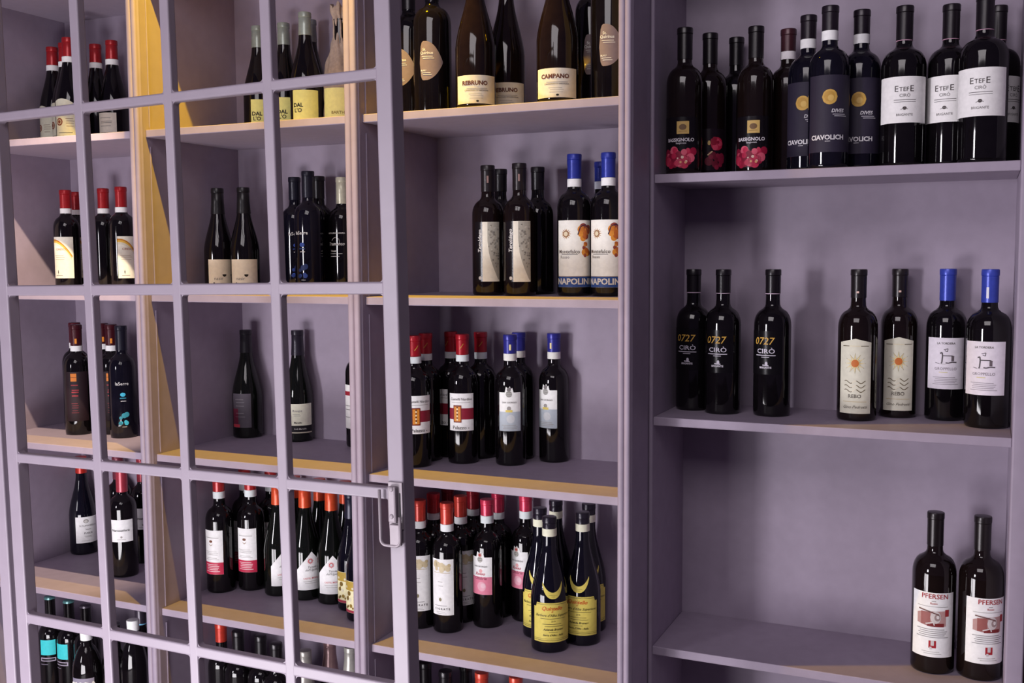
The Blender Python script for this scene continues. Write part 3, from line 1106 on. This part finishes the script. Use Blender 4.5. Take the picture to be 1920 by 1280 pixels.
def k_eagle(r, h):
    d = Design('bordeaux', r, h, 'brown').cap(0.255, (30, 23, 25))
    d.scatter = True
    w = r * 1.05
    d.label(-w, w, 0.036, 0.168, (210, 204, 204))
    rd = (164, 44, 50)
    d.text('PFERSEN', 0.004, 0.160, 0.0135, rd, bold=0.01).line(-0.002, 0.006, 0.1505, 0.0012, PALE).line(-0.03, 0.03, 0.1395, 0.0009, PALE).text('Rosso', 0.002, 0.146, 0.0055, (190, 120, 120), bold=0.02)
    d.area(-0.030, 0.026, lambda s: 0.100 + 0.2 * max(0, -s - 0.012), lambda s: 0.134 - 0.0002 / max(0.012, s + 0.05), (188, 148, 144))
    d.area(-0.022, -0.004, 0.102, 0.128, (156, 94, 90), 2).area(-0.010, 0.022, 0.099, lambda s: 0.106 + 0.0, (126, 44, 46), 2)
    d.disc(0.006, 0.118, 0.0125, (214, 206, 204), 3, 0.8).disc(0.009, 0.118, 0.007, (160, 140, 138), 4, 0.8).disc(0.010, 0.119, 0.0035, (224, 218, 216), 5, 0.8)
    d.stroke([(-0.026, 0.133), (-0.008, 0.130), (0.012, 0.124)], 0.002, (110, 70, 70), 5).stroke([(-0.012, 0.104), (0.002, 0.108), (0.004, 0.102)], 0.0022, (226, 220, 218), 5).area(0.024, 0.032, 0.120, 0.134, rd, 2)
    d.lines(-0.032, 0.032, [0.093, 0.089, 0.085, 0.081, 0.077], 0.0011, GREY)
    d.area(-0.006, 0.008, 0.055, 0.070, (170, 40, 50)).area(-0.002, 0.004, 0.060, 0.0705, (210, 204, 204), 2).area(-0.004, 0.0, 0.052, 0.0575, (210, 204, 204), 2).lines(-0.02, 0.02, [0.047, 0.043], 0.0008, PALE)
    return d.done()


def k_teal(r, h):
    d = Design('bordeaux', r, h).crown((96, 150, 150))
    w = r * 0.62
    d.label(-w, w, 0.145, 0.190, (58, 182, 186))
    d.label(-w, w, 0.126, 0.137, (150, 142, 158)).area(-w + 0.003, w - 0.003, 0.1285, 0.1345, (30, 26, 32)).line(-w, 0.0, 0.117, 0.0015, (140, 132, 150))
    return d.done()


def k_crown_plain(colour):
    def fn(r, h):
        return Design('bordeaux', r, h).crown(colour).done()
    return fn


def k_water(r, h):
    d = Design('flask', r, h).cap(0.262, (206, 210, 216), lip=False, name='screw_cap', fin=paper)
    d.band(0.2755, 0.2785, (70, 110, 170), 'ring')
    w = r * 0.80
    d.label(-w, w, 0.075, 0.166, (120, 116, 134)).text('CUOA', 0.0, 0.145, 0.026, (230, 228, 226), bold=0.05)
    return d.done()


def k_water_plain(r, h):
    d = Design('flask', r, h).cap(h - 0.028, (206, 210, 216), lip=False, name='screw_cap', fin=paper)
    return d.band(h - 0.016, h - 0.013, (70, 110, 170), 'ring').done()


def k_letters(r, h):
    d = Design('flask', r, h).cap(h - 0.04, (60, 52, 66), lip=False, name='screw_cap').band(h - 0.041, h - 0.037, (110, 170, 200), 'ring')
    d.cur = 0
    d.text('A', 0.004, 0.17, 0.030, WHITE, bold=0.03).text('QI', 0.004, 0.142, 0.034, WHITE, bold=0.04)
    return d.done()


def k_foil(colour):
    def fn(r, h):
        return Design('burgundy', r, h, 'green').cap(0.205, colour).done()
    return fn


def k_cap_only(colour):
    def fn(r, h):
        return Design('bordeaux', r, h).cap(h - 0.05, colour).done()
    return fn


def k_wrapped(r, h):
    """bottle twisted into crumpled tissue paper"""
    d = Design('burgundy', r - 0.003, h - 0.03)
    rnd = random.Random(11)
    rows, seg = 34, 48
    v, f = [], []
    for i in range(rows + 1):
        t = i / rows
        z = h * t
        if t < 0.40:
            rr = r
        elif t < 0.84:
            u = (t - 0.40) / 0.44
            rr = r + (0.0135 - r) * (u * u * (3 - 2 * u))
        else:
            u = (t - 0.84) / 0.16
            rr = 0.0135 + 0.006 * u
        for k in range(seg):
            a = 2 * math.pi * k / seg
            amp = 0.0012 + 0.0022 * max(0.0, (t - 0.25))
            fold = math.sin(a * 9 + t * 14) * amp + math.sin(a * 5 - t * 31 + 1.3) * amp * 0.8 + (rnd.random() - 0.5) * 0.0008
            zz = z + (0.006 * math.sin(a * 4 + 1) + 0.004 * rnd.random() if i == rows else 0)
            v.append(((rr + fold) * math.cos(a), (rr + fold) * math.sin(a), zz))
    for i in range(rows):
        for k in range(seg):
            k2 = (k + 1) % seg
            f.append((i * seg + k, i * seg + k2, (i + 1) * seg + k2, (i + 1) * seg + k))
    d.parts.append(['tissue_wrap', mesh_from('tissue_wrap', v, f, True), mat('crumpled_tissue', (176, 156, 142), 0.7, noise=0.12, scale=140, bump=0.3), None, None])
    w = r * 0.8
    d.r = r
    d.prof = [(0, 0), (r, 0), (r, 0), (r, 0), (r, 0.0), (r + 0.0035, 0.001), (r + 0.0035, h)]
    d.label(-w, w, 0.026, 0.107, (222, 206, 140)).text('BARTHI', 0.006, 0.045, 0.010, (140, 120, 60), bold=0.01)
    return d.done()


# ---- what stands where: id -> (kind, group, label)
LB = {
    'a1': (k_red_cream, 'red-capped bottles on the top left shelf', 'leftmost red-capped wine bottle on the top left shelf, cream label with emblem'),
    'a2': (k_red_cream, 'red-capped bottles on the top left shelf', 'red-capped cream-label bottle half hidden behind its neighbour, top left shelf'),
    'a3': (k_red_cream, 'red-capped bottles on the top left shelf', 'red-capped cream-label bottle directly behind the first mullion, top left shelf'),
    'a4': (k_red_plain, 'red-capped bottles on the top left shelf', 'red-capped bottle with hidden label right of the first mullion, top left shelf'),
    'a5': (k_red_white, 'red-capped bottles on the top left shelf', 'red-capped bottle with small greyish label next to the divider, top left shelf'),
    'b1': (k_rainbow, 'rainbow-label bottles', 'leftmost red-capped bottle with brightly lit rainbow arc on its cream label'),
    'b2': (k_rainbow, 'rainbow-label bottles', 'red-capped rainbow-label bottle mostly hidden behind the first mullion'),
    'b3': (k_rainbow_plain, 'rainbow-label bottles', 'red-capped dark bottle showing no label, second left shelf'),
    'b4': (k_rainbow, 'rainbow-label bottles', 'red-capped rainbow-label bottle cut off by the divider, second left shelf'),
    'c1': (k_orange_patch, 'orange-patch bottles', 'front left bottle with orange patch on dark label, third left shelf'),
    'c2': (k_side_white, None, 'dark bottle with sliver of white label behind the orange-patch bottle'),
    'c3': (k_orange_patch, 'orange-patch bottles', 'rear bottle with orange patch just right of the first mullion, third left shelf'),
    'c4': (k_orange_patch, 'orange-patch bottles', 'bottle with orange patch behind the cyan-flower bottle, third left shelf'),
    'c5': (k_serre((70, 190, 220)), None, 'dark bottle with bright cyan flower print next to the divider'),
    'd1': (k_white_low, None, 'sloping-shouldered bottle with white low label and red cap, fourth left shelf'),
    'd2': (k_nero, 'pink-capped bottles', 'front dark bottle with pink cap and small square white label'),
    'd3': (k_nero, 'pink-capped bottles', 'rear pink-capped bottle with white label cut by the divider, fourth left shelf'),
    'd4': (k_nero_plain, 'pink-capped bottles', 'rear pink-capped bottle beside the first mullion, fourth left shelf'),
    'f1': (k_dal, 'yellow-label bottles', 'bright yellow-label bottle half behind the third mullion, top middle shelf'),
    'f2': (k_dal, 'yellow-label bottles', 'grey-capped bottle with dull yellow label behind its neighbours, top middle shelf'),
    'f3': (k_dal, 'yellow-label bottles', 'front pale-capped bottle with whole yellow label, top middle shelf'),
    'f4': (k_dal_plain, 'yellow-label bottles', 'grey-capped bottle between the yellow label and the tissue-wrapped bottle'),
    'f5': (k_wrapped, None, 'bottle wrapped in crumpled tissue paper beside the yellow-lit divider'),
    'g1': (k_cup, 'low square-label bottles', 'left of two dark bottles with low square cream labels'),
    'g2': (k_cup, 'low square-label bottles', 'right of two dark bottles with low square cream labels'),
    'g3': (k_serre((52, 92, 200)), 'blue-flower bottles', 'left dark bottle with blue flower print right of the third mullion'),
    'g4': (k_serre((40, 70, 150)), 'blue-flower bottles', 'taller-standing dark bottle with dim blue flower print, second middle shelf'),
    'g5': (k_dark_plain, None, 'dark bottle without visible label beside the cream-capped one'),
    'g6': (k_script, None, 'cream-capped bottle with white script lettering beside the divider'),
    'h1': (k_silver_pink, None, 'dark bottle with grey label and pink lower edge standing in shade'),
    'h2': (k_cream_band, None, 'lone bottle with cream label and black band, third middle shelf'),
    'h3': (k_white_red_line, None, 'bottle almost hidden behind the divider, white label with red line'),
    'i1': (k_crimson, 'crimson-band bottles', 'front left bottle with white label and crimson lower band'),
    'i2': (k_crimson, 'crimson-band bottles', 'rear bottle with crimson-banded label between the two front ones'),
    'i3': (k_crimson, 'crimson-band bottles', 'front crimson-band bottle turned so only half its label shows'),
    'i4': (k_crimson, 'crimson-band bottles', 'rear crimson-band bottle behind the third mullion'),
    'j1': (k_house, 'house-label bottles', 'bottle with gable-shaped white label left of the third mullion'),
    'j2': (k_house, 'house-label bottles', 'orange-capped bottle with gable-shaped label right of the third mullion'),
    'j3': (k_house, 'house-label bottles', 'rightmost orange-capped bottle with gable-shaped white label'),
    'j4': (k_house_plain, 'house-label bottles', 'left rear orange-capped bottle without visible label'),
    'j5': (k_house_plain, 'house-label bottles', 'middle rear orange-capped bottle without visible label'),
    'j6': (k_house_plain, 'house-label bottles', 'right rear orange-capped bottle beside the divider'),
    'i7': (k_ornate, 'ornate-label bottles', 'blue-black bottle with ornate gold label beside the house labels'),
    'i8': (k_ornate, 'ornate-label bottles', 'ornate-label bottle nearest the shelf edge, cut by the divider'),
    'k1': (k_pebble, 'pebble-label bottles', 'bottle with pebble-shaped label half behind the door stile'),
    'k2': (k_pebble, 'pebble-label bottles', 'whole pebble-shaped ochre-lit label bottle right of the door stile'),
    'k3': (k_wide_low('REBRUNO'), 'wide low label bottles', 'broad bottle with low yellow-lit label, top shelf of the open bay'),
    'k4': (k_wide_low('REBRUNO'), 'wide low label bottles', 'shaded broad bottle with low mauve-looking label behind the yellow-lit one'),
    'k5': (k_wide_low('CAMPANO'), 'wide low label bottles', 'broad bottle with low cream label in the middle of the top shelf'),
    'k6': (k_pebble, 'pebble-label bottles', 'rear dark pebble-label bottle near the right post'),
    'k7': (k_pebble, 'pebble-label bottles', 'front dark pebble-label bottle against the right post'),
    'l1': (k_vertical, 'bottles with upright lettering', 'left dark bottle with narrow cream label and upright lettering'),
    'l2': (k_vertical, 'bottles with upright lettering', 'right dark bottle with narrow cream label and upright lettering'),
    'l3': (k_dark_plain, 'bottles with upright lettering', 'black-capped bottle behind the two narrow cream labels, on the left'),
    'l5': (k_dark_plain, 'bottles with upright lettering', 'black-capped bottle behind the two narrow cream labels, on the right'),
    'm1': (k_leaf, 'blue-capped leaf bottles', 'blue-capped bottle with vine leaf label and blue footer, whole label visible'),
    'm2': (k_leaf, 'blue-capped leaf bottles', 'blue-capped vine leaf bottle cut off by the post'),
    'm3': (k_leaf_plain, 'blue-capped leaf bottles', 'rear blue-capped bottle just right of the whole leaf label'),
    'm4': (k_leaf_plain, 'blue-capped leaf bottles', 'rear blue-capped bottle between the two leaf labels, shorter looking'),
    'n1': (k_palace, 'red-capped bottles with maroon stripe', 'front maroon-stripe bottle partly behind the door stile'),
    'n2': (k_palace_plain, 'red-capped bottles with maroon stripe', 'second row red-capped bottle just right of the door stile'),
    'n3': (k_palace, 'red-capped bottles with maroon stripe', 'shaded rear red-capped bottle with maroon stripe label'),
    'n4': (k_palace, 'red-capped bottles with maroon stripe', 'front maroon-stripe bottle with whole gold-square label'),
    'n5': (k_palace_plain, 'red-capped bottles with maroon stripe', 'rear red-capped bottle overlapped by the whole maroon-stripe label bottle'),
    'o1': (k_crest, 'blue-capped crest bottles', 'front blue-capped bottle with pale crest label, third open shelf'),
    'o2': (k_crest_plain, 'blue-capped crest bottles', 'rear blue-capped bottle overlapped by the front crest label bottle'),
    'o3': (k_crest, 'blue-capped crest bottles', 'blue-capped crest label bottle standing alone at the right'),
    'p1': (k_tall_white, 'red-capped tall label bottles', 'red-capped bottle at the door stile showing only label edges'),
    'p2': (k_tall_plain((190, 40, 50)), 'red-capped bottles on the fourth open shelf', 'second row red-capped bottle nearest the door stile, fourth open shelf'),
    'p3': (k_tall_white, 'red-capped tall label bottles', 'front orange-red-capped bottle with tall white label'),
    'p4': (k_tall_white, 'red-capped tall label bottles', 'orange-red-capped bottle behind the tall white label'),
    'p5': (k_tall_plain((176, 34, 52)), 'red-capped bottles on the fourth open shelf', 'rear red-capped bottle left of the front pink label'),
    'p6': (k_pink, 'pink-label bottles', 'front pink-capped bottle with white and pink crest label'),
    'p7': (k_tall_plain((198, 44, 80)), 'red-capped bottles on the fourth open shelf', 'rear pink-capped bottle right of the front pink label'),
    'p8': (k_pink, 'pink-label bottles', 'rear pink-capped bottle with pink crest label beside the yellow labels'),
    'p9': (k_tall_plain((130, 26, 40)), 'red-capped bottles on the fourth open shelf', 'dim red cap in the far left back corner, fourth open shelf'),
    'q1': (k_crescent, 'yellow crescent-label bottles', 'front dark bottle with whole yellow label and yellow crescent'),
    'q2': (k_crescent, 'yellow crescent-label bottles', 'left rear bottle with yellow label and crescent'),
    'q3': (k_crescent, 'yellow crescent-label bottles', 'right bottle with yellow label half in shadow'),
    'q4': (k_crescent, 'yellow crescent-label bottles', 'rightmost rear bottle with sliver of yellow label'),
    'q5': (k_crescent_plain, 'yellow crescent-label bottles', 'rear dark-capped bottle between the yellow label bottles'),
    'r1': (k_roses, 'rose-print bottles', 'leftmost rose-print bottle with gold square, top right shelf'),
    'r2': (k_rose_back, 'rose-print bottles', 'dark bottle turned to show a single large rose'),
    'r3': (k_dark_plain, None, 'very dark bottle hidden between the rose-print bottles'),
    'r4': (k_roses, 'rose-print bottles', 'second rose-print bottle with gold square, top right shelf'),
    'r5': (k_brown_cap, None, 'brown-capped bottle with pale neck band behind the second rose print'),
    's1': (k_dark_disc, 'dark-label gold disc bottles', 'left dark-label bottle with white neck band behind the gold disc bottle'),
    's2': (k_dark_disc, 'dark-label gold disc bottles', 'front dark-label bottle with bright gold disc'),
    's3': (k_dark_disc, 'dark-label gold disc bottles', 'right dark-label bottle with dim gold disc'),
    't1': (k_wide_white, 'wide white label bottles', 'leftmost wide white label bottle on the top right shelf'),
    't2': (k_wide_white, 'wide white label bottles', 'wide white label bottle overlapped by the front one'),
    't3': (k_wide_white, 'wide white label bottles', 'front wide white label bottle standing closest to the shelf edge'),
    't4': (k_wide_white, 'wide white label bottles', 'rightmost wide white label bottle cut by the picture edge'),
    'u1': (k_gold_number, 'gold-number bottles', 'leftmost black bottle with gold number beside the post'),
    'u2': (k_gold_number, 'gold-number bottles', 'middle black bottle with gold number'),
    'u3': (k_gold_number, 'gold-number bottles', 'rightmost black bottle with gold number and long shadow'),
    'v1': (k_sun, 'sun-label bottles', 'left bottle with tall peaked sun label'),
    'v2': (k_sun, 'sun-label bottles', 'right bottle with tall peaked sun label, further back'),
    'w1': (k_drawing(False), 'blue-capped line drawing bottles', 'left blue-capped bottle with line drawing on pale label'),
    'w2': (k_drawing(True), 'blue-capped line drawing bottles', 'right blue-capped line drawing bottle with sticker on its cap'),
    'x1': (k_eagle, 'red-picture label bottles', 'left of two bottles with red picture label, lowest right shelf'),
    'x2': (k_eagle, 'red-picture label bottles', 'right of two bottles with red picture label, lowest right shelf'),
    'e1': (k_teal, 'teal-label bottles', 'left dark bottle with teal shoulder label, lowest left shelf'),
    'e2': (k_teal, 'teal-label bottles', 'right dark bottle with teal shoulder label, lowest left shelf'),
    'e3': (k_water, None, 'round-shouldered bottle with white screw cap at the first mullion'),
    'e4': (k_crown_plain((70, 62, 74)), None, 'dark crown-capped bottle behind the round-shouldered bottle'),
    'e5': (k_water_plain, None, 'white-capped bottle beside the divider, lowest left shelf'),
    'e6': (k_letters, None, 'dark bottle with large white letters beside the divider, lowest left shelf'),
    'e7': (k_crown_plain((90, 84, 96)), None, 'crown-capped bottle right of the first mullion, lowest left shelf'),
    'y1': (k_cap_only((200, 60, 44)), 'bottles on the lowest middle shelf', 'orange-red-capped bottle at the left of the lowest middle shelf'),
    'y2': (k_dark_plain, 'bottles on the lowest middle shelf', 'first dark-capped bottle right of the orange-red cap, lowest middle shelf'),
    'y3': (k_dark_plain, 'bottles on the lowest middle shelf', 'second dark-capped bottle right of the orange-red cap, lowest middle shelf'),
    'y4': (k_dark_plain, 'bottles on the lowest middle shelf', 'dark-capped bottle left of the third mullion, lowest middle shelf'),
    'y5': (k_foil((150, 146, 140)), 'foil-necked bottles', 'front silver-foil-necked bottle right of the third mullion'),
    'y6': (k_foil((150, 118, 118)), 'foil-necked bottles', 'pinkish-foil-necked bottle behind the silver one'),
    'y7': (k_foil((170, 168, 160)), 'foil-necked bottles', 'pale-foil-necked bottle at the divider, lowest middle shelf'),
    'z1': (k_cap_only((206, 70, 50)), 'bottles on the lowest open shelf', 'left of two orange-red caps peeking out under the lowest open shelf'),
    'z2': (k_cap_only((206, 70, 50)), 'bottles on the lowest open shelf', 'right of two orange-red caps peeking out under the lowest open shelf'),
    'z3': (k_dark_plain, 'bottles on the lowest open shelf', 'dark bottle top left of the orange-red caps, lowest open shelf'),
    'z4': (k_dark_plain, 'bottles on the lowest open shelf', 'dark bottle top beside the door stile, lowest open shelf'),
    'z5': (k_dark_plain, 'bottles on the lowest open shelf', 'dark bottle neck between its neighbour and the orange-red cap, lowest open shelf'),
}
# id: (bay and shelf, x, y, radius, height, turn of the label in degrees), metres
SPOT = {
    'a1': ('A1', -2.503, 0.288, 0.0400, 0.297, -5),
    'a2': ('A1', -2.425, 0.261, 0.0400, 0.297, 1),
    'a3': ('A1', -2.357, 0.211, 0.0400, 0.297, 23),
    'a4': ('A1', -2.358, 0.311, 0.0400, 0.297, 46),
    'a5': ('A1', -2.277, 0.292, 0.0400, 0.297, 11),
    'b1': ('A2', -2.439, 0.256, 0.0360, 0.288, 24),
    'b2': ('A2', -2.482, 0.338, 0.0360, 0.288, 84),
    'b3': ('A2', -2.351, 0.313, 0.0370, 0.293, 45),
    'b4': ('A2', -2.256, 0.286, 0.0370, 0.293, 72),
    'c1': ('A3', -2.346, 0.188, 0.0370, 0.310, 42),
    'c2': ('A3', -2.431, 0.263, 0.0370, 0.310, 25),
    'c3': ('A3', -2.327, 0.267, 0.0370, 0.310, 51),
    'c4': ('A3', -2.258, 0.232, 0.0370, 0.310, 44),
    'c5': ('A3', -2.186, 0.197, 0.0370, 0.310, 47),
    'd1': ('A4', -2.503, 0.334, 0.0400, 0.297, 67),
    'd2': ('A4', -2.216, 0.210, 0.0385, 0.310, 36),
    'd3': ('A4', -2.261, 0.337, 0.0370, 0.310, 39),
    'd4': ('A4', -2.356, 0.337, 0.0370, 0.310, 45),
    'f1': ('B1', -1.798, 0.333, 0.0410, 0.300, 55),
    'f2': ('B1', -1.713, 0.333, 0.0410, 0.300, 52),
    'f3': ('B1', -1.591, 0.257, 0.0410, 0.300, 31),
    'f4': ('B1', -1.628, 0.333, 0.0410, 0.300, 35),
    'f5': ('B1', -1.513, 0.297, 0.0430, 0.315, 17),
    'g1': ('B2', -1.852, 0.217, 0.0385, 0.272, 51),
    'g2': ('B2', -1.772, 0.223, 0.0385, 0.272, 35),
    'g3': ('B2', -1.692, 0.337, 0.0370, 0.303, 40),
    'g4': ('B2', -1.596, 0.263, 0.0370, 0.310, 9),
    'g5': ('B2', -1.615, 0.337, 0.0370, 0.303, 35),
    'g6': ('B2', -1.539, 0.334, 0.0370, 0.297, 2),
    'h1': ('B3', -1.864, 0.333, 0.0410, 0.297, 12),
    'h2': ('B3', -1.693, 0.336, 0.0380, 0.300, 46),
    'h3': ('B3', -1.491, 0.326, 0.0370, 0.310, -18),
    'i1': ('B4', -1.869, 0.209, 0.0375, 0.310, 6),
    'i2': ('B4', -1.869, 0.318, 0.0375, 0.310, -23),
    'i3': ('B4', -1.803, 0.259, 0.0375, 0.310, 13),
    'i4': ('B4', -1.794, 0.337, 0.0375, 0.310, 55),
    'j1': ('B4', -1.707, 0.251, 0.0400, 0.300, 60),
    'j2': ('B4', -1.620, 0.252, 0.0400, 0.300, 54),
    'j3': ('B4', -1.537, 0.252, 0.0400, 0.300, 33),
    'j4': ('B4', -1.713, 0.334, 0.0400, 0.300, 36),
    'j5': ('B4', -1.630, 0.334, 0.0400, 0.300, 35),
    'j6': ('B4', -1.547, 0.334, 0.0400, 0.300, 34),
    'i7': ('B4', -1.460, 0.227, 0.0380, 0.300, 11),
    'i8': ('B4', -1.396, 0.170, 0.0380, 0.300, 4),
    'k1': ('C1', -1.233, 0.160, 0.0430, 0.320, 11),
    'k2': ('C1', -1.144, 0.110, 0.0430, 0.320, 21),
    'k3': ('C1', -1.024, 0.085, 0.0440, 0.330, 28),
    'k4': ('C1', -1.002, 0.200, 0.0420, 0.330, 25),
    'k5': ('C1', -0.832, 0.085, 0.0440, 0.330, 19),
    'k6': ('C1', -0.794, 0.200, 0.0400, 0.330, 25),
    'k7': ('C1', -0.727, 0.120, 0.0410, 0.330, 21),
    'l1': ('C2', -1.053, 0.202, 0.0370, 0.298, 24),
    'l2': ('C2', -0.966, 0.186, 0.0370, 0.298, 20),
    'l3': ('C2', -1.071, 0.310, 0.0370, 0.298, 25),
    'l5': ('C2', -0.968, 0.298, 0.0370, 0.298, 23),
    'm1': ('C2', -0.843, 0.213, 0.0385, 0.315, 20),
    'm2': ('C2', -0.763, 0.214, 0.0385, 0.315, 7),
    'm3': ('C2', -0.891, 0.336, 0.0385, 0.315, 21),
    'm4': ('C2', -0.815, 0.315, 0.0370, 0.305, 19),
    'n1': ('C3', -1.227, 0.156, 0.0370, 0.310, 46),
    'n2': ('C3', -1.239, 0.232, 0.0370, 0.310, 29),
    'n3': ('C3', -1.206, 0.302, 0.0370, 0.310, -14),
    'n4': ('C3', -1.142, 0.239, 0.0370, 0.310, 20),
    'n5': ('C3', -1.130, 0.315, 0.0370, 0.310, 26),
    'o1': ('C3', -1.026, 0.262, 0.0365, 0.310, 22),
    'o2': ('C3', -1.037, 0.338, 0.0365, 0.310, 24),
    'o3': ('C3', -0.944, 0.338, 0.0365, 0.310, -9),
    'p1': ('C4', -1.237, 0.186, 0.0365, 0.310, 26),
    'p2': ('C4', -1.239, 0.262, 0.0365, 0.310, 29),
    'p3': ('C4', -1.161, 0.186, 0.0365, 0.310, 5),
    'p4': ('C4', -1.163, 0.262, 0.0365, 0.310, 44),
    'p5': ('C4', -1.166, 0.338, 0.0365, 0.310, 27),
    'p6': ('C4', -1.087, 0.255, 0.0365, 0.310, -1),
    'p7': ('C4', -1.093, 0.331, 0.0365, 0.310, 25),
    'p8': ('C4', -1.018, 0.332, 0.0365, 0.310, -13),
    'p9': ('C4', -1.239, 0.338, 0.0365, 0.310, 28),
    'q1': ('C4', -0.890, 0.174, 0.0430, 0.305, 33),
    'q2': ('C4', -0.943, 0.244, 0.0420, 0.305, 16),
    'q3': ('C4', -0.835, 0.243, 0.0420, 0.305, 6),
    'q4': ('C4', -0.851, 0.328, 0.0420, 0.305, 24),
    'q5': ('C4', -0.937, 0.331, 0.0420, 0.305, 22),
    'r1': ('D1', -0.586, 0.191, 0.0380, 0.305, -3),
    'r2': ('D1', -0.551, 0.268, 0.0370, 0.305, 36),
    'r3': ('D1', -0.509, 0.337, 0.0370, 0.305, 12),
    'r4': ('D1', -0.448, 0.244, 0.0380, 0.305, -7),
    'r5': ('D1', -0.391, 0.299, 0.0370, 0.305, 10),
    's1': ('D1', -0.340, 0.234, 0.0395, 0.315, -2),
    's2': ('D1', -0.289, 0.170, 0.0395, 0.315, 13),
    's3': ('D1', -0.236, 0.232, 0.0395, 0.315, 4),
    't1': ('D1', -0.154, 0.211, 0.0420, 0.310, 4),
    't2': ('D1', -0.071, 0.237, 0.0420, 0.310, -14),
    't3': ('D1', -0.011, 0.173, 0.0430, 0.310, -10),
    't4': ('D1', 0.012, 0.290, 0.0420, 0.310, 43),
    'u1': ('D2', -0.586, 0.281, 0.0380, 0.310, -12),
    'u2': ('D2', -0.513, 0.250, 0.0385, 0.310, -9),
    'u3': ('D2', -0.408, 0.256, 0.0390, 0.310, -15),
    'v1': ('D2', -0.235, 0.264, 0.0395, 0.310, 0),
    'v2': ('D2', -0.160, 0.337, 0.0375, 0.310, 5),
    'w1': ('D2', -0.067, 0.335, 0.0395, 0.310, 1),
    'w2': ('D2', 0.012, 0.263, 0.0415, 0.310, -11),
    'x1': ('D3', -0.075, 0.244, 0.0420, 0.322, 0),
    'x2': ('D3', 0.012, 0.245, 0.0420, 0.322, 23),
    'e1': ('A5', -2.497, 0.192, 0.0360, 0.310, 30),
    'e2': ('A5', -2.418, 0.189, 0.0360, 0.310, 0),
    'e3': ('A5', -2.225, 0.070, 0.0400, 0.290, 24),
    'e4': ('A5', -2.339, 0.177, 0.0360, 0.310, 47),
    'e5': ('A5', -2.077, 0.093, 0.0360, 0.330, 45),
    'e6': ('A5', -2.121, 0.168, 0.0360, 0.330, 6),
    'e7': ('A5', -2.151, 0.099, 0.0360, 0.310, 46),
    'y1': ('B5', -1.870, 0.203, 0.0370, 0.315, 40),
    'y2': ('B5', -1.796, 0.183, 0.0370, 0.310, 39),
    'y3': ('B5', -1.719, 0.180, 0.0370, 0.310, 38),
    'y4': ('B5', -1.647, 0.150, 0.0370, 0.310, 37),
    'y5': ('B5', -1.548, 0.139, 0.0420, 0.310, 36),
    'y6': ('B5', -1.532, 0.225, 0.0420, 0.310, 35),
    'y7': ('B5', -1.441, 0.184, 0.0420, 0.320, 33),
    'z1': ('C5', -1.074, 0.191, 0.0370, 0.310, 26),
    'z2': ('C5', -0.988, 0.200, 0.0370, 0.310, 24),
    'z3': ('C5', -1.158, 0.164, 0.0370, 0.310, 28),
    'z4': ('C5', -1.230, 0.193, 0.0370, 0.310, 29),
    'z5': ('C5', -1.141, 0.239, 0.0370, 0.300, 27),
}

DESIGNS = {}


def place_bottle(key):
    fn, group, text = LB[key]
    bay, x, y, r, h, turn = SPOT[key]
    dk = (fn, r, h)
    if dk not in DESIGNS:
        DESIGNS[dk] = fn(r, h)
    z = (SDZ if bay[0] == 'D' else SHZ)[bay[1]] + EYE
    root = empty('wine_bottle' if key[0] != 'e' else 'bottle', (x, y, z + 0.0002), math.radians(turn))
    tag(root, text, 'bottle', group)
    objs = []
    for (name, me, material, par, lab) in DESIGNS[dk].parts:
        if not me.materials:
            me.materials.append(material)
        o = bpy.data.objects.new(name, me)
        COL.objects.link(o)
        o.parent = root if par is None else objs[par]
        if lab == '*':
            o['kind'] = 'stuff'          # small scattered print, one part
        elif lab:
            o['label'] = lab
        objs.append(o)
    return root


for key in SPOT:
    place_bottle(key)
